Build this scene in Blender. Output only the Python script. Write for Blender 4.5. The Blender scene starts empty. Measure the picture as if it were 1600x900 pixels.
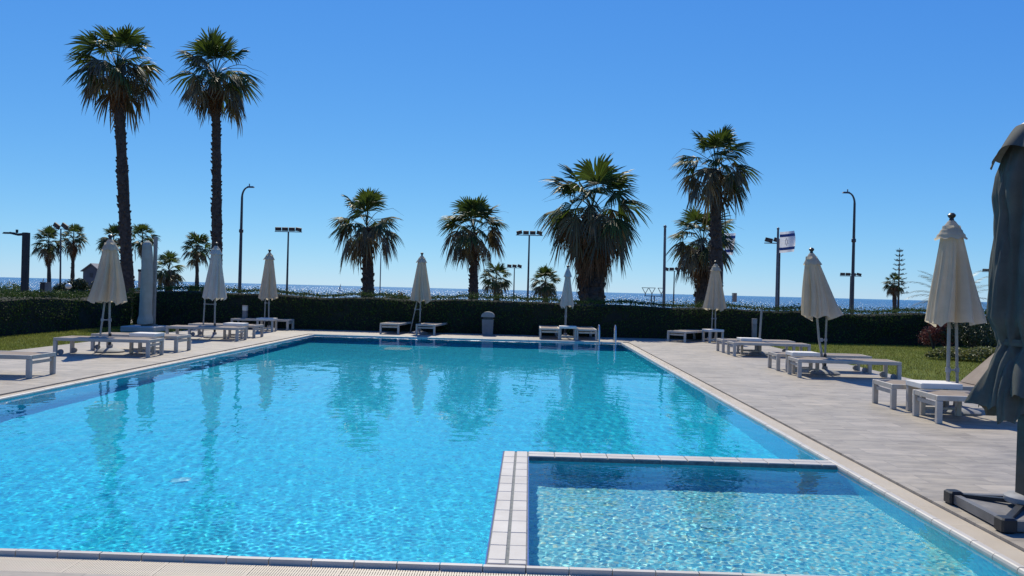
import bpy, bmesh, math, random
import numpy as np
from mathutils import Vector, Matrix, Euler

# ------------------------------------------------------------------ camera
scene = bpy.context.scene
COL = scene.collection
R = math.radians
cd = bpy.data.cameras.new('camera')
cam = bpy.data.objects.new('camera', cd)
COL.objects.link(cam)
cd.sensor_width = 36.0
cd.lens = 36.0 * 1200.0 / 1600.0
cd.clip_start = 0.1
cd.clip_end = 60000.0
cam.matrix_world = (Matrix.Translation((0, 0, 1.62)) @ Matrix.Rotation(R(1.289), 4, 'Z')
                    @ Matrix.Rotation(R(90.143), 4, 'X') @ Matrix.Rotation(R(1.444), 4, 'Z'))
scene.camera = cam

# ------------------------------------------------------------------ sky, sun, exposure
SUN_EL, SUN_AZ = 49.0, -10.5          # azimuth measured from +Y towards +X
world = bpy.data.worlds.new('World')
scene.world = world
world.use_nodes = True
wn = world.node_tree.nodes
wl = world.node_tree.links
sky = wn.new('ShaderNodeTexSky')
sky.sky_type = 'NISHITA'
sky.sun_disc = False
sky.sun_elevation = R(SUN_EL)
sky.sun_rotation = R(SUN_AZ)
sky.altitude = 0.0
sky.air_density = 0.8
sky.dust_density = 0.0
sky.ozone_density = 3.0
# a deep clear-day blue: the sky's contrast is eased per channel, as a phone camera renders it
sp = wn.new('ShaderNodeSeparateColor')
cb = wn.new('ShaderNodeCombineColor')
wl.new(sky.outputs[0], sp.inputs[0])
for k, (gam, gain) in enumerate(((1.10, 0.0405), (0.78, 0.1190), (0.343, 0.4300))):
    pw = wn.new('ShaderNodeMath'); pw.operation = 'POWER'; pw.inputs[1].default_value = gam
    ml = wn.new('ShaderNodeMath'); ml.operation = 'MULTIPLY'; ml.inputs[1].default_value = gain / 0.12
    wl.new(sp.outputs[k], pw.inputs[0]); wl.new(pw.outputs[0], ml.inputs[0]); wl.new(ml.outputs[0], cb.inputs[k])
wl.new(cb.outputs[0], wn['Background'].inputs[0])
wn['Background'].inputs[1].default_value = 0.12
sd = bpy.data.lights.new('sun', 'SUN')
sun = bpy.data.objects.new('sun', sd)
COL.objects.link(sun)
sd.energy = 4.8
sd.angle = R(0.53)
sd.color = (1.0, 0.94, 0.79)
_d = Vector((math.sin(R(SUN_AZ)) * math.cos(R(SUN_EL)), math.cos(R(SUN_AZ)) * math.cos(R(SUN_EL)), math.sin(R(SUN_EL))))
sun.rotation_euler = _d.to_track_quat('Z', 'Y').to_euler()
sun.location = _d * 60
sd.cycles.is_caustics_light = True
scene.view_settings.view_transform = 'Standard'
scene.view_settings.look = 'None'
scene.view_settings.gamma = 1.0
scene.view_settings.exposure = 0.0
scene.view_settings.use_curve_mapping = False
scene.cycles.use_denoising = True
scene.cycles.sample_clamp_indirect = 6.0
scene.cycles.max_bounces = 10
scene.cycles.transparent_max_bounces = 8

# ------------------------------------------------------------------ materials
def new_mat(name):
    m = bpy.data.materials.new(name)
    m.use_nodes = True
    return m, m.node_tree.nodes, m.node_tree.links, m.node_tree.nodes['Principled BSDF']

def ramp(N, stops):
    r = N.new('ShaderNodeValToRGB')
    while len(r.color_ramp.elements) < len(stops):
        r.color_ramp.elements.new(0.5)
    for e, (p, c) in zip(r.color_ramp.elements, stops):
        e.position = p
        e.color = (c[0], c[1], c[2], 1)
    return r

def noise(N, L, scale, detail=4, rough=0.6, vec=None, obj=True):
    n = N.new('ShaderNodeTexNoise')
    n.inputs['Scale'].default_value = scale
    n.inputs['Detail'].default_value = detail
    n.inputs['Roughness'].default_value = rough
    if vec is None:
        vec = coords(N, L)
    L.new(vec, n.inputs['Vector'])
    return n

def coords(N, L, scale=None, rot=None, which='Object'):
    t = N.new('ShaderNodeTexCoord')
    out = t.outputs[which]
    if scale or rot:
        mp = N.new('ShaderNodeMapping')
        if scale:
            mp.inputs['Scale'].default_value = scale
        if rot:
            mp.inputs['Rotation'].default_value = rot
        L.new(out, mp.inputs['Vector'])
        out = mp.outputs[0]
    return out

def mixc(N, L, mode, fac, a, b):
    m = N.new('ShaderNodeMix')
    m.data_type = 'RGBA'
    m.blend_type = mode
    for sock, v in ((m.inputs[0], fac), (m.inputs[6], a), (m.inputs[7], b)):
        if isinstance(v, (int, float)):
            sock.default_value = v
        elif isinstance(v, (tuple, list)):
            sock.default_value = (v[0], v[1], v[2], 1)
        else:
            L.new(v, sock)
    return m.outputs[2]

def bump(N, L, P, h, strength, dist=0.01):
    b = N.new('ShaderNodeBump')
    b.inputs['Strength'].default_value = strength
    b.inputs['Distance'].default_value = dist
    L.new(h, b.inputs['Height'])
    L.new(b.outputs[0], P.inputs['Normal'])
    return b

def simple(name, c1, c2=None, rough=0.6, scale=8, metal=0.0, bumps=0.0, spec=None, stops=(0.35, 0.65)):
    m, N, L, P = new_mat(name)
    P.inputs['Roughness'].default_value = rough
    P.inputs['Metallic'].default_value = metal
    if spec is not None:
        P.inputs['Specular IOR Level'].default_value = spec
    n = noise(N, L, scale, 6)
    r = ramp(N, [(stops[0], c1), (stops[1], c2 or c1)])
    L.new(n.outputs[0], r.inputs[0])
    L.new(r.outputs[0], P.inputs['Base Color'])
    if bumps:
        bump(N, L, P, n.outputs[0], bumps)
    return m

def leafmat(name, c1, c2, rough=0.4, transl=0.3, scale=1.5, spec=0.5, tcol=None):
    m, N, L, P = new_mat(name)
    n = noise(N, L, scale, 3, 0.7)
    r = ramp(N, [(0.3, c1), (0.7, c2)])
    L.new(n.outputs[0], r.inputs[0])
    geo = N.new('ShaderNodeNewGeometry')
    j = N.new('ShaderNodeMapRange')
    j.inputs[3].default_value = 0.55
    j.inputs[4].default_value = 1.45
    L.new(geo.outputs['Random Per Island'], j.inputs[0])
    hsv = N.new('ShaderNodeHueSaturation')
    L.new(j.outputs[0], hsv.inputs['Value'])
    L.new(r.outputs[0], hsv.inputs['Color'])
    L.new(hsv.outputs[0], P.inputs['Base Color'])
    P.inputs['Roughness'].default_value = rough
    P.inputs['Specular IOR Level'].default_value = spec
    if transl:
        t = N.new('ShaderNodeBsdfTranslucent')
        if tcol:
            L.new(mixc(N, L, 'MULTIPLY', 1.0, hsv.outputs[0], tcol), t.inputs[0])
        else:
            L.new(hsv.outputs[0], t.inputs[0])
        mx = N.new('ShaderNodeMixShader')
        mx.inputs[0].default_value = transl
        L.new(P.outputs[0], mx.inputs[1])
        L.new(t.outputs[0], mx.inputs[2])
        L.new(mx.outputs[0], N['Material Output'].inputs[0])
    return m

def make_mosaic(name, cols, grout, tile, bright=1.0):
    """small square glass-mosaic tiles; works on floor and walls through face-aligned coordinates"""
    m, N, L, P = new_mat(name)
    uv = N.new('ShaderNodeUVMap')
    vm = N.new('ShaderNodeVectorMath'); vm.operation = 'SCALE'
    vm.inputs['Scale'].default_value = 1.0 / tile
    L.new(uv.outputs[0], vm.inputs[0])
    fl = N.new('ShaderNodeVectorMath'); fl.operation = 'FLOOR'
    L.new(vm.outputs[0], fl.inputs[0])
    wnz = N.new('ShaderNodeTexWhiteNoise'); wnz.noise_dimensions = '2D'
    L.new(fl.outputs[0], wnz.inputs['Vector'])
    r = ramp(N, cols)
    r.color_ramp.interpolation = 'CONSTANT'
    L.new(wnz.outputs[0], r.inputs[0])
    fr = N.new('ShaderNodeVectorMath'); fr.operation = 'FRACTION'
    L.new(vm.outputs[0], fr.inputs[0])
    sx = N.new('ShaderNodeSeparateXYZ')
    L.new(fr.outputs[0], sx.inputs[0])
    mn = N.new('ShaderNodeMath'); mn.operation = 'MINIMUM'
    L.new(sx.outputs[0], mn.inputs[0]); L.new(sx.outputs[1], mn.inputs[1])
    lt = N.new('ShaderNodeMath'); lt.operation = 'LESS_THAN'
    lt.inputs[1].default_value = 0.08
    L.new(mn.outputs[0], lt.inputs[0])
    big = noise(N, L, 0.55, 3, 0.5)
    rb = ramp(N, [(0.3, (0.86, 0.9, 0.94)), (0.7, (1.0, 1.0, 1.0))])
    L.new(big.outputs[0], rb.inputs[0])
    c = mixc(N, L, 'MIX', lt.outputs[0], r.outputs[0], grout)
    c = mixc(N, L, 'MULTIPLY', 1.0, c, rb.outputs[0])
    L.new(c, P.inputs['Base Color'])
    P.inputs['Roughness'].default_value = 0.25
    return m

# ------------------------------------------------------------------ mesh helpers
class MB:
    """collects boxes, bars, tubes, lathes and strips; build() links them as one mesh object"""
    def __init__(self):
        self.v, self.f, self.uv = [], [], []
    def add(self, vs, fs):
        o = len(self.v)
        self.v += [tuple(p) for p in vs]
        self.f += [tuple(i + o for i in f) for f in fs]
        return o
    def box(self, c, s, rz=0.0, mat=None, taper=None, bev=0.0):
        hx, hy, hz = s[0] / 2, s[1] / 2, s[2] / 2
        if bev:
            b = bev
            vs = []
            for z, ins in ((-hz, b), (-hz + b, 0), (hz - b, 0), (hz, b)):
                for (sx, sy) in ((-1, -1), (1, -1), (1, 1), (-1, 1)):
                    # eight-corner ring with cut corners
                    x, y = hx - ins, hy - ins
                    if sx * sy > 0:
                        ring = [(sx * (x), sy * (y - b)), (sx * (x - b), sy * y)]
                    else:
                        ring = [(sx * (x - b), sy * y), (sx * x, sy * (y - b))]
                    vs += [(p[0], p[1], z) for p in ring]
            fs = []
            for k in range(3):
                for i in range(8):
                    j = (i + 1) % 8
                    fs.append((k * 8 + i, k * 8 + j, k * 8 + 8 + j, k * 8 + 8 + i))
            fs.append(tuple(range(7, -1, -1)))
            fs.append(tuple(range(24, 32)))
        else:
            tx, ty = taper or (1, 1)
            vs = [(-hx, -hy, -hz), (hx, -hy, -hz), (hx, hy, -hz), (-hx, hy, -hz),
                  (-hx * tx, -hy * ty, hz), (hx * tx, -hy * ty, hz), (hx * tx, hy * ty, hz), (-hx * tx, hy * ty, hz)]
            fs = [(0, 3, 2, 1), (4, 5, 6, 7), (0, 1, 5, 4), (1, 2, 6, 5), (2, 3, 7, 6), (3, 0, 4, 7)]
        M = Matrix.Translation(c) @ (mat if mat else Matrix.Rotation(rz, 4, 'Z'))
        self.add([M @ Vector(p) for p in vs], fs)
    def tube(self, pts, rad, n=10, cap=True):
        pts = [Vector(p) for p in pts]
        rads = rad if isinstance(rad, (list, tuple)) else [rad] * len(pts)
        up0 = Vector((0.13, 0.97, 0.2)).normalized()
        vs = []
        for i, p in enumerate(pts):
            t = (pts[min(i + 1, len(pts) - 1)] - pts[max(i - 1, 0)])
            t = t.normalized() if t.length > 1e-9 else Vector((0, 0, 1))
            a = t.cross(up0)
            if a.length < 1e-3:
                a = t.cross(Vector((1, 0, 0)))
            a.normalize()
            b = t.cross(a)
            for k in range(n):
                w = 2 * math.pi * k / n
                vs.append(p + (a * math.cos(w) + b * math.sin(w)) * rads[i])
        fs = []
        for i in range(len(pts) - 1):
            for k in range(n):
                j = (k + 1) % n
                fs.append((i * n + k, (i + 1) * n + k, (i + 1) * n + j, i * n + j))
        if cap:
            fs.append(tuple(range(n)))
            fs.append(tuple(reversed(range((len(pts) - 1) * n, len(pts) * n))))
        self.add(vs, fs)
    def bar(self, a, b, w, h=None):
        """rectangular bar from a to b"""
        a, b = Vector(a), Vector(b)
        h = h or w
        t = (b - a).normalized()
        s = t.cross(Vector((0, 0, 1)))
        if s.length < 1e-3:
            s = Vector((1, 0, 0))
        s.normalize()
        u = s.cross(t)
        vs = []
        for p in (a, b):
            for (i, j) in ((-1, -1), (1, -1), (1, 1), (-1, 1)):
                vs.append(p + s * (i * w / 2) + u * (j * h / 2))
        self.add(vs, [(0, 1, 2, 3), (7, 6, 5, 4), (0, 4, 5, 1), (1, 5, 6, 2), (2, 6, 7, 3), (3, 7, 4, 0)])
    def lathe(self, prof, c=(0, 0, 0), n=24, cap=True):
        vs, fs = [], []
        for r, z in prof:
            for k in range(n):
                w = 2 * math.pi * k / n
                vs.append((c[0] + r * math.cos(w), c[1] + r * math.sin(w), c[2] + z))
        for i in range(len(prof) - 1):
            for k in range(n):
                j = (k + 1) % n
                fs.append((i * n + k, i * n + j, (i + 1) * n + j, (i + 1) * n + k))
        if cap:
            fs.append(tuple(reversed(range(n))))
            fs.append(tuple(range((len(prof) - 1) * n, len(prof) * n)))
        self.add(vs, fs)
    def ball(self, c, r, seg=12, rings=8, sq=1.0):
        prof = [(max(1e-4, r * math.sin(math.pi * i / rings)), -r * sq * math.cos(math.pi * i / rings)) for i in range(rings + 1)]
        self.lathe(prof, c, seg, cap=False)
    def build(self, name, mat, parent=None, smooth=False, sharp=None):
        me = bpy.data.meshes.new(name)
        me.from_pydata(self.v, [], self.f)
        me.materials.append(mat)
        if smooth:
            me.polygons.foreach_set('use_smooth', [True] * len(me.polygons))
            if sharp:
                me.set_sharp_from_angle(angle=R(sharp))
        me.update()
        return link(name, me, parent)

def link(name, me, parent=None):
    o = bpy.data.objects.new(name, me)
    COL.objects.link(o)
    if parent:
        o.parent = parent
    return o

def tag(o, label=None, cat=None, group=None, kind=None):
    for k, v in (('label', label), ('category', cat), ('group', group), ('kind', kind)):
        if v:
            o[k] = v
    return o

def empty(name, loc, rz=0.0):
    o = bpy.data.objects.new(name, None)
    COL.objects.link(o)
    o.location = loc
    o.rotation_euler = (0, 0, rz)
    o.empty_display_size = 0.2
    return o

def children(o):
    return [c for c in bpy.data.objects if c.parent == o]

def copy_tree(o, parent=None):
    c = o.copy()
    COL.objects.link(c)
    c.parent = parent
    for ch in children(o):
        copy_tree(ch, c)
    return c

# ------------------------------------------------------------------ the pool
PX0, PX1, PY0, PY1 = -7.0, 3.03, 4.50, 25.0      # inner faces of the basin
DX0, DX1, DY0, DY1 = -0.212, 0.028, 7.48, 7.70   # dividing wall of the paddling pool
WZ = -0.03                                       # water level
KID_Z = -0.56
def main_floor_z(y):
    return -1.2 - 0.55 * (y - PY0) / (PY1 - PY0)

M_POOL = make_mosaic('pool_mosaic', [(0.0, (0.001, 0.53, 0.70)), (0.3, (0.001, 0.61, 0.77)), (0.6, (0.006, 0.69, 0.82)), (0.8, (0.001, 0.40, 0.58)), (0.93, (0.03, 0.72, 0.72))],
                     (0.01, 0.58, 0.70), 0.027)
M_KID = make_mosaic('paddling_mosaic', [(0.0, (0.12, 0.56, 0.60)), (0.3, (0.20, 0.62, 0.62)), (0.55, (0.38, 0.70, 0.62)), (0.75, (0.04, 0.38, 0.50)), (0.92, (0.42, 0.62, 0.46))],
                    (0.24, 0.58, 0.55), 0.027)

M_KWALL = make_mosaic('paddling_wall_mosaic', [(0.0, (0.02, 0.66, 0.80)), (0.25, (0.03, 0.72, 0.84)), (0.5, (0.05, 0.76, 0.86)), (0.75, (0.015, 0.6, 0.76))], (0.1, 0.6, 0.7), 0.05)

def quads_uv(name, quads, mat, parent=None):
    """list of (4 corner points, (ulen, vlen)); each quad gets metric UVs for the mosaic"""
    me = bpy.data.meshes.new(name)
    vs, fs, uvs = [], [], []
    for q in quads:
        o = len(vs)
        vs += q
        fs.append((o, o + 1, o + 2, o + 3))
        a, b, c, d = [Vector(p) for p in q]
        ul, vl = (b - a).length, (d - a).length
        cl = (c - d).length
        uvs += [(0, 0), (ul, 0), (cl, vl), (0, vl)]
    me.from_pydata(vs, [], fs)
    me.materials.append(mat)
    ul = me.uv_layers.new(name='UVMap')
    for i, u in enumerate(uvs):
        ul.data[i].uv = u
    return link(name, me, parent)

def basin():
    fz = main_floor_z
    q = []
    top = -0.005
    # main floor in three pieces round the paddling pool
    q.append([(PX0, PY0, fz(PY0)), (DX0, PY0, fz(PY0)), (DX0, DY1, fz(DY1)), (PX0, DY1, fz(DY1))])
    q.append([(PX0, DY1, fz(DY1)), (PX1, DY1, fz(DY1)), (PX1, PY1, fz(PY1)), (PX0, PY1, fz(PY1))])
    o = quads_uv('pool_floor', q, M_POOL)
    tag(o, kind='structure'); o.cycles.is_caustics_receiver = True
    w = []
    w.append([(PX0, PY0, fz(PY0)), (PX0, PY1, fz(PY1)), (PX0, PY1, top), (PX0, PY0, top)])
    w.append([(PX0, PY1, fz(PY1)), (PX1, PY1, fz(PY1)), (PX1, PY1, top), (PX0, PY1, top)])
    w.append([(PX1, PY1, fz(PY1)), (PX1, DY1, fz(DY1)), (PX1, DY1, top), (PX1, PY1, top)])
    w.append([(DX0, PY0, fz(PY0)), (PX0, PY0, fz(PY0)), (PX0, PY0, top), (DX0, PY0, top)])
    w.append([(DX0, DY1, fz(DY1)), (DX0, PY0, fz(PY0)), (DX0, PY0, top), (DX0, DY1, top)])
    w.append([(PX1, DY1, fz(DY1)), (DX0, DY1, fz(DY1)), (DX0, DY1, top), (PX1, DY1, top)])
    o = quads_uv('pool_wall', w, M_POOL)
    tag(o, kind='structure'); o.cycles.is_caustics_receiver = True
    k = [[(DX1, PY0, KID_Z), (PX1, PY0, KID_Z), (PX1, DY0, KID_Z), (DX1, DY0, KID_Z)]]
    o = quads_uv('paddling_pool_floor', k, M_KID)
    tag(o, kind='structure'); o.cycles.is_caustics_receiver = True
    k = []
    k.append([(DX1, PY0, KID_Z), (DX1, DY0, KID_Z), (DX1, DY0, top), (DX1, PY0, top)])
    k.append([(DX1, DY0, KID_Z), (PX1, DY0, KID_Z), (PX1, DY0, top), (DX1, DY0, top)])
    k.append([(PX1, DY0, KID_Z), (PX1, PY0, KID_Z), (PX1, PY0, top), (PX1, DY0, top)])
    k.append([(PX1, PY0, KID_Z), (DX1, PY0, KID_Z), (DX1, PY0, top), (PX1, PY0, top)])
    o = quads_uv('paddling_pool_wall', k, M_KWALL)
    tag(o, kind='structure'); o.cycles.is_caustics_receiver = True
basin()

def water_mat():
    m, N, L, P = new_mat('pool_water')
    N.remove(P)
    g = N.new('ShaderNodeBsdfRefraction')
    g.inputs['IOR'].default_value = 1.33
    g.inputs['Roughness'].default_value = 0.0
    g.inputs['Color'].default_value = (1, 1, 1, 1)
    gl = N.new('ShaderNodeBsdfGlass')
    gl.inputs['IOR'].default_value = 1.33
    gl.inputs['Roughness'].default_value = 0.0
    L.new(gl.outputs[0], N['Material Output'].inputs[0])
    return m
M_WATER = water_mat()

rng = np.random.default_rng(7)
def wave_set(n, lmin, lmax, slope, wind=None, spread=None, seed=1):
    g = np.random.default_rng(seed)
    lam = np.exp(g.uniform(math.log(lmin), math.log(lmax), n))
    ang = g.uniform(0, 2 * math.pi, n) if wind is None else g.normal(wind, spread, n)
    k = 2 * math.pi / lam
    amp = slope * math.sqrt(2.0 / n) / k * math.sqrt(1.0)
    return lam, k * np.cos(ang), k * np.sin(ang), amp, g.uniform(0, 2 * math.pi, n)

def spaced(a, b, s0, s1):
    """coordinates from a to b whose spacing grows from s0 to s1"""
    out = [a]
    while out[-1] < b:
        t = (out[-1] - a) / (b - a)
        out.append(out[-1] + s0 + (s1 - s0) * t)
    out = np.array(out)
    return a + (out - a) * (b - a) / (out[-1] - a)

def water_sheet(name, xs, ys, sets, keep, z):
    X, Y = np.meshgrid(xs, ys)
    dy = np.gradient(ys)
    SP = np.repeat(dy[:, None], len(xs), 1)
    Z = np.zeros_like(X)
    patch = 1.0 + 0.42 * np.sin(0.9 * X + 0.5 * Y + 1) * np.sin(0.55 * Y - 0.4 * X + 2) + 0.25 * np.sin(1.7 * X - 1.1 * Y)
    for lam, kx, ky, amp, ph in sets:
        for i in range(len(lam)):
            fade = np.clip((lam[i] / SP - 2.6) / 1.6, 0, 1)
            Z += fade * patch * amp[i] * np.sin(kx[i] * X + ky[i] * Y + ph[i])
    n = len(xs)
    verts = np.stack([X, Y, Z + z], -1).reshape(-1, 3)
    idx = np.arange(len(xs) * len(ys)).reshape(len(ys), len(xs))
    q = np.stack([idx[:-1, :-1], idx[:-1, 1:], idx[1:, 1:], idx[1:, :-1]], -1)
    cx = 0.25 * (X[:-1, :-1] + X[:-1, 1:] + X[1:, 1:] + X[1:, :-1])
    cy = 0.25 * (Y[:-1, :-1] + Y[:-1, 1:] + Y[1:, 1:] + Y[1:, :-1])
    q = q[keep(cx, cy)].reshape(-1, 4)
    used = np.unique(q)
    remap = -np.ones(len(verts), int); remap[used] = np.arange(len(used))
    vv = verts[used].astype(np.float32)
    qq = remap[q].astype(np.int32)
    me = bpy.data.meshes.new(name)
    me.vertices.add(len(vv)); me.vertices.foreach_set('co', vv.ravel())
    me.loops.add(qq.size); me.loops.foreach_set('vertex_index', qq.ravel())
    me.polygons.add(len(qq)); me.polygons.foreach_set('loop_start', np.arange(len(qq), dtype=np.int32) * 4)
    me.update(calc_edges=True)
    me.polygons.foreach_set('use_smooth', [True] * len(me.polygons))
    me.materials.append(M_WATER)
    o = link(name, me)
    tag(o, kind='structure')
    o.cycles.is_caustics_caster = True
    return o

xs = np.concatenate([np.linspace(PX0 - .002, DX0, 640), np.linspace(DX0, PX1 + .002, 270)[1:]])
ys = np.concatenate([spaced(PY0 - .002, DY1, 0.010, 0.018), spaced(DY1, PY1 + .002, 0.018, 0.075)[1:]])
water_sheet('pool_water', xs, ys,
            [wave_set(70, 0.030, 0.080, 0.015, seed=3), wave_set(16, 0.12, 0.3, 0.008, seed=13), wave_set(14, 0.3, 1.1, 0.006, seed=4)],
            lambda x, y: ~((x > DX0) & (y < DY1)), WZ)
xs = np.linspace(DX1 - .002, PX1 + .002, 290)
ys = spaced(PY0 - .002, DY0 + .002, 0.0095, 0.012)
water_sheet('paddling_pool_water', xs, ys,
            [wave_set(60, 0.028, 0.08, 0.021, seed=5), wave_set(12, 0.12, 0.6, 0.010, seed=6)],
            lambda x, y: x > -99, WZ)

# ------------------------------------------------------------------ pool rim: white edge tiles, overflow grating, divider
def coping_mats():
    m, N, L, P = new_mat('white_edge_tile')
    n = noise(N, L, 3.0, 5)
    r = ramp(N, [(0.3, (0.48, 0.435, 0.365)), (0.7, (0.60, 0.55, 0.47))])
    L.new(n.outputs[0], r.inputs[0])
    L.new(r.outputs[0], P.inputs['Base Color'])
    P.inputs['Roughness'].default_value = 0.45
    P.inputs['Specular IOR Level'].default_value = 0.35
    g, N, L, P = new_mat('cream_grating')
    n = noise(N, L, 1.1, 5, 0.65)
    r = ramp(N, [(0.25, (0.46, 0.37, 0.25)), (0.4, (0.58, 0.49, 0.355)), (0.7, (0.66, 0.57, 0.425))])
    L.new(n.outputs[0], r.inputs[0])
    n2 = noise(N, L, 0.8, 2, 0.5, coords(N, L, (1, 1, 1)))
    r2 = ramp(N, [(0.70, (1, 1, 1)), (0.80, (0.70, 0.46, 0.33))])
    L.new(n2.outputs[0], r2.inputs[0])
    L.new(mixc(N, L, 'MULTIPLY', 1.0, r.outputs[0], r2.outputs[0]), P.inputs['Base Color'])
    P.inputs['Roughness'].default_value = 0.55
    return m, g
M_TILE, M_GRATE = coping_mats()
M_GROUT = simple('grout', (0.10, 0.12, 0.13), (0.2, 0.21, 0.2), 0.8, 20)
M_BLUE = simple('blue_edge_strip', (0.03, 0.07, 0.26), (0.04, 0.10, 0.33), 0.3, 6)
M_CHAN = simple('overflow_channel', (0.15, 0.13, 0.10), (0.24, 0.21, 0.16), 0.8, 5)

EW = 0.036       # white edge tile width
GO = 0.275       # outer edge of the grating from the basin face
GN = 0.32        # the same along the near end

def rim():
    g = random.Random(3)
    e = MB()
    # white edge tiles with real joints, 25 cm long, their inner nose rounded down to the water
    def run(p, q, inward):
        p, q, inward = Vector(p), Vector(q), Vector(inward)
        n = int(round((q - p).length / 0.25))
        d = (q - p) / n
        for i in range(n):
            a = p + d * (i + 0.012); b = p + d * (i + 0.988)
            z = g.uniform(-0.001, 0.0015)
            nose = inward * 0.018
            out = -inward * EW
            prof = [(nose, -0.04), (nose, -0.012), (nose * 0.6, 0.004), (nose * 0.0, 0.009), (out, 0.009), (out, -0.06)]
            vs = []
            for pt in (a, b):
                for off, zz in prof:
                    vs.append((pt.x + off.x, pt.y + off.y, zz + z))
            fs = [(k, k + 1, 6 + k + 1, 6 + k) for k in range(5)] + [(0, 5, 4, 3, 2, 1), (6, 7, 8, 9, 10, 11)]
            e.add(vs, fs)
    run((PX0, PY0, 0), (PX0, PY1, 0), (1, 0, 0))
    run((PX0, PY1, 0), (PX1, PY1, 0), (0, -1, 0))
    run((PX1, PY1, 0), (PX1, PY0, 0), (-1, 0, 0))
    run((PX1, PY0, 0), (PX0, PY0, 0), (0, 1, 0))
    o = e.build('pool_edge_tiles', M_TILE)
    tag(o, kind='structure')
    e = MB()
    # overflow channel below the grating, bed between edge tiles and deck
    a, b = EW + 0.004, GO
    for (x0, x1, y0, y1) in ((PX0 - b, PX0 - a, PY0 - GN, PY1 + b), (PX1 + a, PX1 + b, PY0 - GN, PY1 + b),
                             (PX0 - a, PX1 + a, PY1 + a, PY1 + b), (PX0 - a, PX1 + a, PY0 - GN, PY0 - a)):
        e.add([(x0, y0, -0.058), (x1, y0, -0.058), (x1, y1, -0.058), (x0, y1, -0.058)], [(0, 1, 2, 3)])
    tag(e.build('overflow_channel', M_CHAN), kind='structure')
    # grating: thin slats across the channel with two bearer strips
    s = MB()
    def slats(p, q, out, pitch=0.0150, w=0.0108, GO=GO):
        p, q, out = Vector(p), Vector(q), Vector(out)
        L_ = (q - p).length
        t = (q - p) / L_
        n = int(L_ / pitch)
        A, B = out * (EW + 0.010), out * (GO - 0.008)
        for i in range(n):
            c = p + t * (i + 0.5 + (0.12 if i % 34 == 33 else 0)) * pitch
            z = -0.020
            v = []
            for zz in (z, z - 0.018):
                for (u, o_) in ((-w / 2, A), (w / 2, A), (w / 2, B), (-w / 2, B)):
                    pt = c + t * u + o_
                    v.append((pt.x, pt.y, zz))
            s.add(v, [(0, 1, 2, 3), (0, 4, 5, 1), (1, 5, 6, 2), (2, 6, 7, 3), (3, 7, 4, 0)])
        for f in (0.15, 0.38, 0.62, 0.85):
            o1 = A + (B - A) * f
            u = out * 0.005
            v = []
            for zz in (-0.0225, -0.044):
                for pt in (p + o1 - u, q + o1 - u, q + o1 + u, p + o1 + u):
                    v.append((pt.x, pt.y, zz))
            s.add(v, [(0, 1, 2, 3), (0, 4, 5, 1), (2, 6, 7, 3)])
    slats((PX1, PY0 - GN, 0), (PX1, PY1 + GO, 0), (1, 0, 0))
    slats((PX0, PY1 + GO, 0), (PX0, PY0 - GN, 0), (-1, 0, 0))
    slats((PX1, PY0, 0), (PX0, PY0, 0), (0, -1, 0), GO=GN)
    slats((PX0, PY1, 0), (PX1, PY1, 0), (0, 1, 0))
    tag(s.build('overflow_grating', M_GRATE), kind='structure')
rim()

def divider():
    core = MB()
    zt = -0.002
    def blk(x0, x1, y0, y1):
        core.box(((x0 + x1) / 2, (y0 + y1) / 2, (zt - 0.045) / 2 + zt / 2), (x1 - x0, y1 - y0, 0.045))
    i = 0.002
    blk(DX0 - i, DX1 + i, PY0 + 0.02, DY0)
    blk(DX0 - i, PX1 - 0.02, DY0 - i, DY1 + i)
    tag(core.build('divider_wall', M_GROUT), kind='structure')
    t = MB()
    g = random.Random(8)
    w = 0.104
    pitch = 0.258
    y = DY1 - 0.012
    xa, xb = DX0 + 0.006, DX1 - 0.006
    # two columns along the pool, an open joint between them
    while y - pitch > PY0 + 0.02:
        for (x0, x1) in ((xa, xa + w), (xb - w, xb)):
            t.box(((x0 + x1) / 2, y - pitch / 2, 0.003 + g.uniform(-.0008, .0008)), (x1 - x0, pitch - 0.007, 0.012), bev=0.003)
        y -= pitch
    y0 = PY0 + 0.022
    for (x0, x1) in ((xa, xa + w), (xb - w, xb)):
        t.box(((x0 + x1) / 2, (y + y0) / 2, 0.003), (x1 - x0, y - y0 - 0.007, 0.012), bev=0.003)
    x = DX1 + 0.003
    while x < PX1 - 0.05:
        x2 = min(x + pitch, PX1 - 0.02)
        for (a, b) in ((DY0 + 0.006, DY0 + 0.006 + w - .002), (DY1 - 0.006 - w + .002, DY1 - 0.006)):
            t.box(((x + x2) / 2, (a + b) / 2, 0.003 + g.uniform(-.0008, .0008)), (x2 - x - 0.007, b - a, 0.012), bev=0.003)
        x = x2
    tag(t.build('divider_tiles', M_TILE), kind='structure')
    s = MB()
    for (x, y0, y1) in ((DX0 - 0.006, PY0 + 0.02, DY1 + .006), (DX1 + 0.006, PY0 + 0.02, DY0 - .006)):
        s.box((x, (y0 + y1) / 2, -0.022), (0.008, y1 - y0, 0.05))
    for (y, x0, x1) in ((DY1 + 0.006, DX0 - .002, PX1 - .02),):
        s.box(((x0 + x1) / 2, y, -0.022), (x1 - x0, 0.008, 0.046))
    tag(s.build('divider_edge_strip', M_BLUE), kind='structure')
divider()

# ------------------------------------------------------------------ ground, deck, lawns, sea
def ring_quads(xs, ys, hole, z):
    vs = [(x, y, z) for y in ys for x in xs]
    n = len(xs)
    fs = []
    for j in range(len(ys) - 1):
        for i in range(n - 1):
            cx, cy = (xs[i] + xs[i + 1]) / 2, (ys[j] + ys[j + 1]) / 2
            if hole[0] < cx < hole[1] and hole[2] < cy < hole[3]:
                continue
            fs.append((j * n + i, j * n + i + 1, (j + 1) * n + i + 1, (j + 1) * n + i))
    return vs, fs

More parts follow.
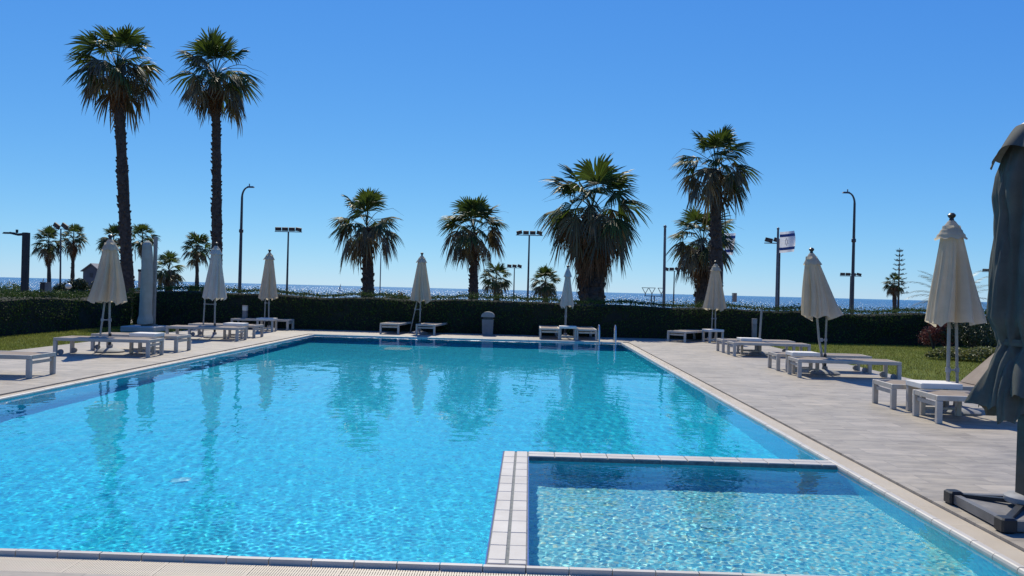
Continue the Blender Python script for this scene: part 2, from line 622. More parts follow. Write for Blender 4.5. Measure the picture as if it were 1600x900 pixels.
HX0, HX1, HY0, HY1 = PX0 - GO, PX1 + GO, PY0 - GN, PY1 + GO
LAWN_L, LAWN_R, HEDGE_Y, HEDGE_X = -11.4, 7.88, 27.7, -14.3

def deck_mat():
    m, N, L, P = new_mat('stone_deck')
    v = coords(N, L)
    br = N.new('ShaderNodeTexBrick')
    br.inputs['Scale'].default_value = 1.0
    br.inputs['Brick Width'].default_value = 0.6
    br.inputs['Row Height'].default_value = 0.3
    br.inputs['Mortar Size'].default_value = 0.0028
    br.inputs['Mortar Smooth'].default_value = 0.3
    br.inputs['Color1'].default_value = (0, 0, 0, 1)
    br.inputs['Color2'].default_value = (1, 1, 1, 1)
    br.inputs['Mortar'].default_value = (0.5, 0.5, 0.5, 1)
    br.offset = 0.37
    L.new(v, br.inputs['Vector'])
    r = ramp(N, [(0.0, (0.345, 0.306, 0.243)), (0.35, (0.37, 0.329, 0.262)), (0.7, (0.39, 0.346, 0.276)), (1.0, (0.415, 0.368, 0.295))])
    L.new(br.outputs[0], r.inputs[0])
    # veined sandstone streaks along each plank, shifted plank by plank
    mp = N.new('ShaderNodeMapping'); mp.inputs['Scale'].default_value = (2.2, 7.0, 1)
    L.new(v, mp.inputs['Vector'])
    ad = N.new('ShaderNodeVectorMath'); ad.operation = 'ADD'
    L.new(mp.outputs[0], ad.inputs[0])
    sc = N.new('ShaderNodeVectorMath'); sc.operation = 'SCALE'; sc.inputs['Scale'].default_value = 13.0
    L.new(br.outputs[0], sc.inputs[0]); L.new(sc.outputs[0], ad.inputs[1])
    n = noise(N, L, 1.0, 7, 0.68, ad.outputs[0])
    rs = ramp(N, [(0.30, (0.58, 0.58, 0.60)), (0.5, (0.95, 0.94, 0.93)), (0.70, (1.22, 1.19, 1.14))])
    L.new(n.outputs[0], rs.inputs[0])
    c = mixc(N, L, 'MULTIPLY', 1.0, r.outputs[0], rs.outputs[0])
    n2 = noise(N, L, 0.45, 4, 0.6)
    r2 = ramp(N, [(0.3, (0.86, 0.86, 0.88)), (0.7, (1.06, 1.04, 1.02))])
    L.new(n2.outputs[0], r2.inputs[0])
    c = mixc(N, L, 'MULTIPLY', 1.0, c, r2.outputs[0])
    c = mixc(N, L, 'MIX', br.outputs['Fac'], c, (0.19, 0.17, 0.15))
    L.new(c, P.inputs['Base Color'])
    P.inputs['Roughness'].default_value = 0.55
    P.inputs['Specular IOR Level'].default_value = 0.35
    inv = N.new('ShaderNodeMath'); inv.operation = 'SUBTRACT'; inv.inputs[0].default_value = 1.0
    L.new(br.outputs['Fac'], inv.inputs[1])
    sm = N.new('ShaderNodeMath'); sm.operation = 'MULTIPLY_ADD'; sm.inputs[1].default_value = 0.25
    L.new(n.outputs[0], sm.inputs[0]); L.new(inv.outputs[0], sm.inputs[2])
    bump(N, L, P, sm.outputs[0], 0.35, 0.006)
    return m

def setting():
    # earth under everything, falling to the shore
    m = simple('earth', (0.16, 0.13, 0.09), (0.24, 0.21, 0.15), 0.95, 0.4, bumps=0.3)
    xs_ = [-900, -200, HX0, HX1, 200, 900]
    ys_ = [-300, HY0, HY1, 40, 84]
    vs, fs = ring_quads(xs_, ys_, (HX0, HX1, HY0, HY1), -0.03)
    me = bpy.data.meshes.new('ground')
    o0 = len(vs)
    vs += [(-900, 130, -7.5), (900, 130, -7.5)]
    j = (len(ys_) - 1) * len(xs_)
    fs.append((j, j + 1, j + 2, j + 3, j + 4, j + 5, o0 + 1, o0))
    me.from_pydata(vs, [], fs)
    me.materials.append(m)
    tag(link('ground', me), kind='structure')
    d = MB()
    vs, fs = ring_quads([LAWN_L, HX0, HX1, LAWN_R], [-14, HY0, HY1, HEDGE_Y + 0.1], (HX0, HX1, HY0, HY1), 0.0)
    d.add(vs, fs)
    # the deck's own thickness round the pool and towards the lawns
    ed = [(HX0, HY0), (HX1, HY0), (HX1, HY1), (HX0, HY1)]
    for k in range(4):
        (x0, y0), (x1, y1) = ed[k], ed[(k + 1) % 4]
        d.add([(x0, y0, 0), (x1, y1, 0), (x1, y1, -0.07), (x0, y0, -0.07)], [(0, 1, 2, 3)])
    tag(d.build('pool_deck', deck_mat()), kind='structure')
    # lawns
    m, N, L, P = new_mat('lawn')
    n = noise(N, L, 0.9, 5, 0.65)
    r = ramp(N, [(0.3, (0.11, 0.14, 0.022)), (0.55, (0.15, 0.18, 0.032)), (0.75, (0.24, 0.20, 0.07))])
    L.new(n.outputs[0], r.inputs[0])
    n2 = noise(N, L, 60, 3, 0.7)
    r2 = ramp(N, [(0.3, (0.6, 0.6, 0.6)), (0.7, (1.2, 1.2, 1.2))])
    L.new(n2.outputs[0], r2.inputs[0])
    L.new(mixc(N, L, 'MULTIPLY', 1.0, r.outputs[0], r2.outputs[0]), P.inputs['Base Color'])
    P.inputs['Roughness'].default_value = 0.9
    P.inputs['Specular IOR Level'].default_value = 0.15
    bump(N, L, P, n2.outputs[0], 0.8, 0.03)
    for (x0, x1) in ((HEDGE_X - 1.2, LAWN_L - 0.004), (LAWN_R + 0.004, 24)):
        l = MB()
        l.add([(x0, -14, -0.012), (x1, -14, -0.012), (x1, HEDGE_Y + 1.3, -0.012), (x0, HEDGE_Y + 1.3, -0.012)], [(0, 1, 2, 3)])
        tag(l.build('lawn', m), kind='structure')
    # short blades standing in the lawns
    g = np.random.default_rng(11)
    mg = leafmat('grass_blades', (0.145, 0.18, 0.03), (0.22, 0.22, 0.05), 0.75, 0.45, 0.7, 0.2)
    def blades(x0, x1, y0, y1, n):
        x = g.uniform(x0, x1, n); y = g.uniform(y0, y1, n)
        h = g.uniform(0.02, 0.05, n); a = g.uniform(0, 2 * math.pi, n)
        w = 0.006; tx, ty = g.normal(0, 0.018, n), g.normal(0, 0.018, n)
        p0 = np.stack([x - w * np.cos(a), y - w * np.sin(a), np.full(n, -0.012)], -1)
        p1 = np.stack([x + w * np.cos(a), y + w * np.sin(a), np.full(n, -0.012)], -1)
        p2 = np.stack([x + tx, y + ty, h], -1)
        return np.stack([p0, p1, p2], 1).reshape(-1, 3)
    v = np.concatenate([blades(HEDGE_X, LAWN_L - .01, 8, 27.6, 45000), blades(LAWN_R + .01, 18, 9, 27.6, 90000)])
    me = bpy.data.meshes.new('grass')
    me.from_pydata(v.tolist(), [], np.arange(len(v)).reshape(-1, 3).tolist())
    me.materials.append(mg)
    tag(link('grass', me), kind='stuff')
    # sea
    m, N, L, P = new_mat('sea')
    P.inputs['Base Color'].default_value = (0.02, 0.085, 0.20, 1)
    P.inputs['Roughness'].default_value = 0.22
    P.inputs['IOR'].default_value = 1.33
    P.inputs['Specular IOR Level'].default_value = 0.3
    v = coords(N, L, (0.22, 0.30, 1))
    n = noise(N, L, 1.0, 6, 0.7, v)
    v2 = coords(N, L, (0.004, 0.012, 1))
    n2 = noise(N, L, 1.0, 4, 0.6, v2)
    ad = N.new('ShaderNodeMath'); ad.operation = 'MULTIPLY_ADD'; ad.inputs[1].default_value = 0.5
    L.new(n2.outputs[0], ad.inputs[0]); L.new(n.outputs[0], ad.inputs[2])
    bump(N, L, P, ad.outputs[0], 1.0, 1.8)
    s = MB()
    s.add([(-30000, 95, -6), (30000, 95, -6), (30000, 50000, -6), (-30000, 50000, -6)], [(0, 1, 2, 3)])
    tag(s.build('sea', m), kind='structure')
setting()

# ------------------------------------------------------------------ leaves, hedges, shrubs
def leaf_mesh(pts, nrm, size, g, aspect=0.55, spread=0.9):
    """diamond leaves at pts, facing roughly nrm; returns verts, faces"""
    n = len(pts)
    d = nrm + g.normal(0, spread, (n, 3))
    d /= np.linalg.norm(d, axis=1)[:, None] + 1e-9
    t = np.cross(d, g.normal(0, 1, (n, 3)))
    t /= np.linalg.norm(t, axis=1)[:, None] + 1e-9
    b = np.cross(d, t)
    s = (size * g.uniform(0.6, 1.4, n))[:, None]
    fold = d * s * 0.12
    v = np.stack([pts - t * s * 0.5, pts + b * s * aspect * 0.5 + fold - t * s * 0.05, pts + t * s * 0.5, pts - b * s * aspect * 0.5 + fold - t * s * 0.05], 1)
    return v.reshape(-1, 3), np.arange(4 * n).reshape(-1, 4)

def join_np(parts):
    vs, fs, o = [], [], 0
    for v, f in parts:
        vs.append(np.asarray(v)); fs += (np.asarray(f) + o).tolist() if not isinstance(f, list) else [tuple(i + o for i in q) for q in f]
        o += len(v)
    return np.concatenate(vs), fs

def obj_np(name, parts, mat, parent=None, smooth=False):
    v, f = join_np(parts)
    me = bpy.data.meshes.new(name)
    me.from_pydata(v.tolist(), [], f)
    me.materials.append(mat)
    if smooth:
        me.polygons.foreach_set('use_smooth', [True] * len(me.polygons))
    return link(name, me, parent)

def vnoise(x, y, seed=0, sc=1.0):
    g = np.random.default_rng(seed)
    out = np.zeros_like(x)
    for i in range(9):
        k = sc * g.uniform(0.6, 6.0); a = g.uniform(0, 6.28); p = g.uniform(0, 6.28)
        out += np.sin(k * (x * math.cos(a) + y * math.sin(a)) + p) / 3.0
    return out

M_HEDGE = leafmat('hedge_leaves', (0.032, 0.062, 0.012), (0.07, 0.11, 0.020), 0.6, 0.22, 1.2, 0.15)
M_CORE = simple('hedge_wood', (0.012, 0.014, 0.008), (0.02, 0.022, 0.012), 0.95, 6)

def hedge(name, label, p, q, depth, h0, h1, seed, dens=520, size=0.055):
    """clipped hedge whose front foot runs from p to q; depth to the left of that line"""
    g = np.random.default_rng(seed)
    p, q = np.array(p, float), np.array(q, float)
    L_ = np.linalg.norm(q - p); t = (q - p) / L_; nn = np.array([-t[1], t[0]])
    def H(u): return h0 + (h1 - h0) * u / L_ + 0.055 * vnoise(u, 0 * u, seed, 0.5)
    def place(u, w, z): return np.stack([p[0] + t[0] * u + nn[0] * w, p[1] + t[1] * u + nn[1] * w, z], -1)
    parts = []
    # leaves on the front, the top and the back
    n = int(L_ * h0 * dens); u = g.uniform(0, L_, n); z = H(u) * np.power(g.uniform(0.0, 1, n), 0.85)
    w = 0.085 * vnoise(u, z * 2, seed + 1, 0.8) + np.abs(g.normal(0, 0.05, n)) + 0.10 * np.clip(z / H(u) - 0.86, 0, 1) * 4
    pts = place(u, w, z); nr = np.tile(np.array([-nn[0], -nn[1], 0.15]), (n, 1))
    parts.append(leaf_mesh(pts, nr, size, g))
    n = int(L_ * depth * dens * 1.15); u = g.uniform(0, L_, n); w = g.uniform(0.02, depth, n)
    z = H(u) + 0.03 * vnoise(u, w, seed + 2, 1.6) - np.abs(g.normal(0, 0.04, n)) + (g.random(n) < 0.55) * 0.13 * g.uniform(0, 1, n) ** 2.6 * (1 + 0.5 * vnoise(u, w, seed + 7, 2.5))
    parts.append(leaf_mesh(place(u, w, z), np.tile(np.array([0, 0, 1.0]), (n, 1)), size, g))
    n = int(L_ * h0 * dens * 0.4); u = g.uniform(0, L_, n); z = H(u) * g.uniform(0, 1, n)
    parts.append(leaf_mesh(place(u, depth + 0.05 * vnoise(u, z, seed + 3), z), np.tile(np.array([nn[0], nn[1], 0.1]), (n, 1)), size, g))
    # both ends
    for ue, sg in ((0.0, -1), (L_, 1)):
        n = int(depth * h0 * dens); w = g.uniform(0, depth, n); z = h0 * g.uniform(0, 1, n) * (H(np.array([ue]))[0] / h0)
        parts.append(leaf_mesh(place(np.full(n, ue) - sg * np.abs(g.normal(0, .05, n)), w, z), np.tile(np.array([sg * t[0], sg * t[1], 0.1]), (n, 1)), size, g))
    root = empty(name, (0, 0, 0))
    tag(root, label, 'hedge', 'clipped hedges round the pool garden')
    obj_np('foliage', parts, M_HEDGE, root)
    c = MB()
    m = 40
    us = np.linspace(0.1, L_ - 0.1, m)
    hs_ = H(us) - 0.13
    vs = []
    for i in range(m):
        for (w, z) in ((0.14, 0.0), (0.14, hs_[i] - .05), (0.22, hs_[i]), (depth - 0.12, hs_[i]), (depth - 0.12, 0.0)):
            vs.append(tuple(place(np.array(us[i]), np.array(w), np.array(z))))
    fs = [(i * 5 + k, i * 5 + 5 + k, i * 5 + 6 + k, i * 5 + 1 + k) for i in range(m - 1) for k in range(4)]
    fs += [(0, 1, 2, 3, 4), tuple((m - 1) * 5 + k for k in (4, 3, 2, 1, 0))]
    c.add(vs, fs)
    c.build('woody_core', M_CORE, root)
    return root

hedge('hedge', 'long dark clipped hedge running across the whole far side of the pool', (-14.6, HEDGE_Y), (24, HEDGE_Y), 1.25, 1.38, 1.17, 21)
hedge('hedge', 'dark clipped hedge along the left lawn, at right angles to the far one', (HEDGE_X, 6.0), (HEDGE_X, HEDGE_Y - 0.02), 1.2, 0.93, 1.17, 22)

def shrub(name, label, cat, c, rad, h, mat, seed, n=3500, size=0.06, group=None, lobes=9, stem=True, stemmat=None):
    g = np.random.default_rng(seed)
    root = empty(name, c)
    tag(root, label, cat, group)
    pts, nr = [], []
    for k in range(lobes):
        a = g.uniform(0, 6.283); rr = rad * math.sqrt(g.uniform(0, 0.75))
        lr = rad * g.uniform(0.32, 0.55)
        cz = g.uniform(0.3, 0.78) * h * (1 - 0.35 * (rr / rad) ** 2)
        m = n // lobes
        d = g.normal(0, 1, (m, 3)); d /= np.linalg.norm(d, axis=1)[:, None]
        q = d * (lr * np.power(g.uniform(0.25, 1, m), 0.5) * g.uniform(0.8, 1.15, m))[:, None]
        q[:, 2] *= min(1.0, (h * 0.32) / lr) if lr > h * 0.32 else 1.0
        q += np.array([rr * math.cos(a), rr * math.sin(a), cz])
        q[:, 2] = np.clip(q[:, 2], 0.02, None)
        pts.append(q); nr.append(d)
    pts = np.concatenate(pts); nr = np.concatenate(nr)
    obj_np('foliage', [leaf_mesh(pts, nr, size, g)], mat, root)
    if stem:
        b = MB()
        for k in range(6):
            a = g.uniform(0, 6.283); rr = rad * g.uniform(0.2, 0.6)
            b.tube([(0, 0, 0), (0.4 * rr * math.cos(a), 0.4 * rr * math.sin(a), h * 0.35), (rr * math.cos(a), rr * math.sin(a), h * 0.75)], [0.03 * max(1, h), 0.02, 0.006], 6)
        b.build('stem', stemmat or M_BARK, root)
    return root
M_BARK = simple('bark', (0.05, 0.035, 0.025), (0.10, 0.075, 0.05), 0.9, 9, bumps=0.4)
M_LEAF_D = leafmat('dark_leaves', (0.02, 0.035, 0.012), (0.045, 0.065, 0.02), 0.45, 0.2)
M_LEAF_G = leafmat('green_leaves', (0.045, 0.085, 0.02), (0.085, 0.13, 0.03), 0.45, 0.3)
M_LEAF_Y = leafmat('yellow_leaves', (0.12, 0.14, 0.03), (0.22, 0.21, 0.06), 0.5, 0.35)
M_LEAF_R = leafmat('red_leaves', (0.085, 0.022, 0.022), (0.15, 0.045, 0.035), 0.5, 0.35)

shrub('red_shrub', 'bushy dark red shrub at the foot of the far hedge on the right lawn', 'shrub', (13.35, 25.6, 0), 0.66, 0.98, M_LEAF_R, 31, 4200, 0.05)
shrub('green_shrub', 'tall dark green shrub standing right of the red one, beside the grey parasol', 'shrub', (14.6, 25.6, 0), 1.05, 1.35, M_LEAF_D, 32, 5200, 0.07)
gc = [(11.75, 21.6, 0.55, 0.34), (12.4, 21.1, 0.6, 0.40), (13.0, 20.5, 0.62, 0.44), (13.6, 20.0, 0.65, 0.42)]
g_ = np.random.default_rng(35)
parts = []
for (x, y, r, h) in gc:
    n = 2600
    a = g_.uniform(0, 6.283, n); rr = r * 1.25 * np.sqrt(g_.uniform(0, 1, n))
    z = h * (1 - 0.6 * (rr / (r * 1.25)) ** 2) * g_.uniform(0.3, 1.05, n)
    parts.append(leaf_mesh(np.stack([x + rr * np.cos(a), y + 0.6 * rr * np.sin(a), z], -1), np.tile(np.array([0, -.3, 1.0]), (n, 1)), 0.07, g_))
o = obj_np('ground_cover', parts, M_LEAF_Y)
tag(o, 'low bed of yellow green ground cover at the edge of the right lawn', 'ground cover', kind='stuff')

# ------------------------------------------------------------------ palms
M_PALM = leafmat('palm_green', (0.036, 0.060, 0.016), (0.075, 0.105, 0.026), 0.50, 0.32, 0.8, 0.30, (1.15, 1.15, 0.55))
M_PALM_OLD = leafmat('palm_drying', (0.085, 0.075, 0.032), (0.17, 0.125, 0.058), 0.45, 0.22, 0.8, 0.4)
M_PALM_DEAD = leafmat('palm_dead', (0.13, 0.066, 0.030), (0.25, 0.135, 0.068), 0.7, 0.18, 0.8, 0.2)
M_TRUNK = simple('palm_trunk', (0.030, 0.021, 0.016), (0.085, 0.060, 0.044), 0.9, 7, bumps=0.6)

def fan_leaf(o, az, el, plen, blade, droop, g, nseg=24, petw=0.022, sweep=2.0, ragged=0.15, hang=0.05):
    """one costapalmate leaf: curved petiole and a fan of folded, tip-hanging segments"""
    o = np.asarray(o, float)
    h = np.array([math.cos(az), math.sin(az), 0.0]); up = np.array([0, 0, 1.0])
    # petiole arcs downwards towards its end
    st = np.linspace(0, 1, 5)
    e = el + 0.12 - droop * 0.38 * st ** 1.5
    pts = [o]
    for i in range(4):
        em = 0.5 * (e[i] + e[i + 1])
        pts.append(pts[-1] + (h * math.cos(em) + up * math.sin(em)) * plen / 4)
    pts = np.array(pts)
    side = np.array([-math.sin(az), math.cos(az), 0.0])
    vs, fs = [], []
    w = np.linspace(petw * 1.5, petw * 0.7, 5)
    for i in range(5):
        d = h * math.cos(e[i]) + up * math.sin(e[i]); nn = np.cross(d, side)
        vs += [pts[i] + side * w[i], pts[i] - side * w[i], pts[i] - nn * w[i] * 0.8]
    for i in range(4):
        a = i * 3
        fs += [(a, a + 1, a + 4, a + 3), (a + 1, a + 2, a + 5, a + 4), (a + 2, a, a + 3, a + 5)]
    # blade
    c = pts[-1]; eb = e[-1] - hang
    d = h * math.cos(eb) + up * math.sin(eb)
    tw = g.normal(0, 0.35)
    s = side * math.cos(tw) + np.cross(d, side) * math.sin(tw)
    nrm = np.cross(s, d)
    if nrm[2] < 0 and el > -1.2:
        nrm = -nrm
    ts = np.array([0.0, 0.55, 0.80, 1.0])
    for k in range(nseg):
        f = (k + 0.5) / nseg * 2 - 1
        ang = f * sweep * 0.78
        if g.random() < ragged * 0.4:
            continue
        Ls = blade * (1.0 - 0.30 * abs(f) ** 2) * g.uniform(1 - ragged, 1.05)
        sd = d * math.cos(ang) + s * math.sin(ang)
        sd = sd - nrm * 0.16 * abs(f)
        pl = np.cross(nrm, sd); pl /= np.linalg.norm(pl)
        hw = Ls * 0.55 * (sweep * 0.78 / nseg) * 1.08
        ww = np.array([0.004, hw, hw * 0.72, 0.002])
        dr = droop * g.uniform(0.7, 1.35)
        base = len(vs)
        for i, t in enumerate(ts):
            p = c + sd * Ls * t
            p = p - up * (dr * Ls * 0.55 * max(0, t - 0.30) ** 1.6 * 1.5)
            if t > 0.9:
                p = p + h * g.normal(0, 0.03) + side * g.normal(0, 0.03)
            vs += [p + pl * ww[i] - nrm * ww[i] * 0.35, p + nrm * ww[i] * 0.35, p - pl * ww[i] - nrm * ww[i] * 0.35]
        for i in range(3):
            a = base + i * 3
            fs += [(a, a + 1, a + 4, a + 3), (a + 1, a + 2, a + 5, a + 4)]
    return np.array(vs), fs

def fan_palm(label, base, heart, reach, skirt_z, trunk_w, seed, n_green=20, n_old=14, n_dead=26, skirt_w=1.0, up=1.0,
             nseg=24, stubs=60, group='fan palms beyond the hedge', stalks=4):
    g = np.random.default_rng(seed)
    bx, by = base
    hx, hy, hz = heart
    root = empty('fan_palm', (bx, by, -0.03))
    tag(root, label, 'palm tree', group)
    O = np.array([hx - bx, hy - by, hz + 0.03])
    green, old, dead = [], [], []
    ga = 2.39996
    a0 = g.uniform(0, 6.28)
    for k in range(n_green):
        t = (k + 0.5) / n_green
        el = R(82) - (R(82) + R(4)) * t ** 0.9 + g.normal(0, 0.18)
        L_ = reach * (0.92 + 0.12 * math.sin(el)) * g.uniform(0.9, 1.08) * (up if el > 0.7 else 1.0)
        pl = L_ * g.uniform(0.40, 0.60)
        green.append(fan_leaf(O + np.array([0, 0, 0.1 - 0.3 * t]), a0 + k * ga + g.normal(0, .15), el, pl, L_ - pl + 0.1 * reach, 0.42 + 0.75 * t, g, nseg, 0.020))
    for k in range(n_old):
        t = (k + 0.5) / n_old
        el = R(24) - R(56) * t + g.normal(0, 0.17)
        L_ = reach * g.uniform(0.80, 1.04)
        pl = L_ * g.uniform(0.50, 0.64)
        old.append(fan_leaf(O + np.array([0, 0, -0.2 - 0.25 * t]), a0 + 1 + k * ga + g.normal(0, .2), el, pl, L_ - pl + 0.06 * reach, 1.0 + 0.4 * t, g, nseg - 4, 0.019, ragged=0.35, hang=0.25 + 0.55 * g.random()))
    span = hz - skirt_z
    for k in range(n_dead):
        t = (k + g.uniform(0, 1)) / n_dead
        el = R(-78 + 26 * min(1.0, skirt_w)) - R(34 - 24 * (1 - min(1.0, skirt_w))) * min(1, t * 1.2) + g.normal(0, 0.06)
        L_ = min(reach * 0.8, max(span * 0.55, 0.7)) * g.uniform(0.75, 1.05)
        pl = L_ * 0.42
        az = a0 + k * ga + g.normal(0, .3)
        zz = hz + 0.03 - 0.02 - t * max(0.05, span - L_ * 0.8)
        fr = (zz - 0.0) / max(hz, 0.1)
        ox = O[0] * fr; oy = O[1] * fr
        off = trunk_w * 0.4
        # skirts spread by pushing the hanging leaf outwards
        spread = skirt_w * (1 - 0.45 * t)
        dead.append(fan_leaf(np.array([ox + off * math.cos(az), oy + off * math.sin(az), zz]), az, el + 0.5 * max(0.0, spread - 0.6) * (1 - t * .6), pl, L_ - pl, 0.9, g, 16, 0.018, sweep=1.0, ragged=0.4))
    obj_np('crown', green, M_PALM, root)
    if old:
        obj_np('dry_crown', old, M_PALM_OLD, root)
    if dead:
        obj_np('skirt', dead, M_PALM_DEAD, root)
    if stalks:
        for k in range(stalks):
            m = MB()
            a = g.uniform(0, 6.28); e = g.uniform(0.5, 1.2); L_ = reach * g.uniform(0.85, 1.1)
            p = [O]
            for i in range(7):
                e2 = e - 0.27 * i * g.uniform(.6, 1.2)
                p.append(p[-1] + np.array([math.cos(a) * math.cos(e2), math.sin(a) * math.cos(e2), math.sin(e2)]) * L_ / 6)
            m.tube(p, [0.02, 0.018, 0.016, 0.014, 0.012, 0.009, 0.005, 0.003], 5)
            m.build('flower_stalk', M_PALM_OLD, root)
    # trunk with old leaf bases
    m = MB()
    nst = max(12, int(hz * 3.0))
    pts, rad = [], []
    for i in range(nst + 1):
        t = i / nst
        bend = math.sin(t * math.pi) * 0.06 * trunk_w
        pts.append((O[0] * t + bend, O[1] * t, (hz - 0.05) * t))
        rr = trunk_w * 0.5 * (1.28 - 0.46 * t + (0.28 * math.exp(-t * hz / 0.5)))
        rad.append(rr * (1 + g.normal(0, 0.05)) * min(1.0, 0.35 + (1 - t) * hz / 0.5 * 0.65))
    m.tube(pts, rad, 16)
    for k in range(stubs):
        t = g.uniform(0.03, 0.97)
        a = g.uniform(0, 6.28)
        z = (hz + 0.1) * t
        r0 = trunk_w * 0.46 * (1.28 - 0.46 * t)
        L_ = trunk_w * g.uniform(0.06, 0.20)
        c = np.array([O[0] * t, O[1] * t, z])
        d = np.array([math.cos(a), math.sin(a), 0])
        m.tube([c + d * r0 * 0.8 - np.array([0, 0, .05]), c + d * (r0 + L_ * 0.45), c + d * (r0 + L_) + np.array([0, 0, L_ * 0.6])],
               [trunk_w * 0.15, trunk_w * 0.11, trunk_w * 0.04], 5)
    m.build('trunk', M_TRUNK, root, smooth=True, sharp=40)
    return root

def palms():
    fp = fan_palm
    fp('tallest fan palm, nearer the left edge, with a full shaggy brown skirt under its crown', (-17.35, 33), (-18.17, 33, 10.85), 2.1, 8.95, 0.42, 101, 19, 22, 90, 0.25, 0.98, 24, 420)
    fp('tall slim leaning fan palm beside the curved street lamp, with thin dry stalks', (-14.12, 34.5), (-14.45, 34.5, 11.0), 2.05, 9.25, 0.40, 102, 17, 24, 76, 0.2, 1.02, 24, 420, stalks=7)
    fp('middle height fan palm left of centre with stubby trunk and drooping brown fronds', (-8.81, 42), (-9.01, 42, 4.95), 2.2, 2.4, 0.56, 103, 17, 22, 8, 0.5, 1.0, 24, 200)
    fp('fan palm with narrow trunk just left of the four lamp floodlight mast', (-3.32, 46), (-3.42, 46, 5.1), 2.25, 2.6, 0.47, 104, 19, 22, 8, 0.5, 1.0, 24, 200)
    fp('broadest fan palm with a huge brown beard of dead leaves and a thick trunk', (2.70, 33), (2.61, 33, 5.15), 2.45, 1.9, 0.9, 105, 21, 26, 130, 1.25, 1.05, 26, 200)
    fp('tall fan palm right of centre, standing in front of a lower palm', (8.71, 36), (8.55, 36, 7.6), 2.1, 5.7, 0.50, 106, 20, 24, 14, 0.4, 0.98, 24, 260)
    fp('lower wide fan palm half hidden behind the tall right palm', (9.86, 44), (9.80, 44, 4.6), 2.3, 1.7, 0.68, 107, 18, 24, 24, 0.9, 1.0, 22, 40)
    fp('small bushy fan palm at the foot of the narrow trunk palm', (-2.96, 70), (-3.05, 70, 2.45), 1.65, 1.0, 0.5, 108, 22, 14, 14, 1.0, 1.1, 18, 16, 'low young fan palms', 0)
    fp('small young fan palm left of the broad bearded palm', (1.39, 66), (1.36, 66, 2.25), 1.5, 0.9, 0.42, 109, 24, 12, 8, 1.0, 1.05, 18, 12, 'low young fan palms', 0)
    fp('far fan palm left of the two lamp mast, with a round brown skirt', (-47.5, 75), (-47.7, 75, 5.0), 1.65, 2.9, 0.32, 110, 22, 12, 40, 0.85, 1.1, 18, 12, 'far fan palms on the left', 0)
    fp('far fan palm right of the two lamp mast, with a round brown skirt', (-47.02, 78), (-47.03, 78, 5.7), 1.5, 3.7, 0.33, 111, 20, 10, 40, 0.85, 1.1, 18, 12, 'far fan palms on the left', 0)
    fp('far fan palm behind the leftmost closed umbrella', (-38.0, 70), (-38.4, 70, 5.2), 1.6, 3.8, 0.3, 112, 18, 12, 24, 0.8, 1.0, 18, 10, 'far fan palms on the left', 0)
    fp('far fan palm between the tallest trunk and the covered parasol', (-30.43, 60), (-30.63, 60, 4.9), 1.3, 3.4, 0.27, 113, 18, 10, 34, 0.8, 1.0, 18, 10, 'far fan palms on the left', 0)
    fp('low bushy fan palm just right of the white covered parasol', (-22.75, 48), (-22.78, 48, 2.35), 1.15, 1.0, 0.42, 114, 18, 14, 10, 1.1, 1.05, 20, 20, 'low young fan palms', 0)
    fp('slender far fan palm with bare thin trunk left of the leaning palm', (-27.07, 62), (-27.14, 62, 4.35), 1.45, 3.6, 0.27, 115, 22, 14, 10, 0.9, 1.0, 18, 10, 'far fan palms on the left', 0)
    fp('small far fan palm with round shaggy head on the right, before the tiered pine', (42.4, 90), (42.25, 90, 3.4), 1.35, 2.0, 0.4, 116, 20, 18, 50, 1.0, 0.95, 16, 10, stalks=0)
palms()

def feather_palm():
    g = np.random.default_rng(140)
    root = empty('feather_palm', (18.5, 34, -0.03))
    tag(root, 'pale feathery date palm arching behind the striped closed umbrella on the right', 'palm tree')
    O = np.array([0, 0, 1.55])
    vs, fs = [], []
    for k in range(26):
        az = k * 2.4 + g.normal(0, .1); t = (k + .5) / 26
        el = R(78) - R(70) * t
        L_ = g.uniform(1.9, 2.4)
        h = np.array([math.cos(az), math.sin(az), 0]); up = np.array([0, 0, 1.0]); side = np.array([-math.sin(az), math.cos(az), 0])
        p = O.copy(); n = 30
        for i in range(n):
            s = i / n
            e = el - 1.25 * s ** 1.4
            d = h * math.cos(e) + up * math.sin(e)
            p2 = p + d * L_ / n
            nn = np.cross(side, d)
            b = len(vs); w = 0.014 * (1 - s) + 0.003
            vs += [p + side * w, p - side * w, p2 - side * w, p2 + side * w]
            fs.append((b, b + 1, b + 2, b + 3))
            if i > 3:
                ll = 0.42 * math.sin(math.pi * (0.12 + 0.86 * s)) + 0.05
                for sg in (-1, 1):
                    q = d * 0.62 + side * sg * 0.72 - nn * -0.12 + np.array([0, 0, -0.25]) * g.uniform(0, 1)
                    q /= np.linalg.norm(q)
                    b = len(vs)
                    lw = 0.011
                    vs += [p - d * lw, p + q * ll * .5 - d * lw * 1.2, p + q * ll, p + q * ll * .5 + d * lw * 1.2]
                    fs.append((b, b + 1, b + 2, b + 3))
            p = p2
    obj_np('crown', [(np.array(vs), fs)], leafmat('date_palm_leaves', (0.085, 0.10, 0.045), (0.14, 0.15, 0.07), 0.4, 0.3), root)
    m = MB()
    m.tube([(0, 0, 0), (0, 0, .8), (0, 0, 1.6)], [.28, .24, .18], 14)
    for k in range(60):
        a = k * 2.4; z = 0.3 + 1.25 * k / 60
        m.tube([(.18 * math.cos(a), .18 * math.sin(a), z), (.34 * math.cos(a), .34 * math.sin(a), z + .16)], [.05, .02], 5)
    m.build('trunk', M_TRUNK, root, smooth=True, sharp=40)
feather_palm()

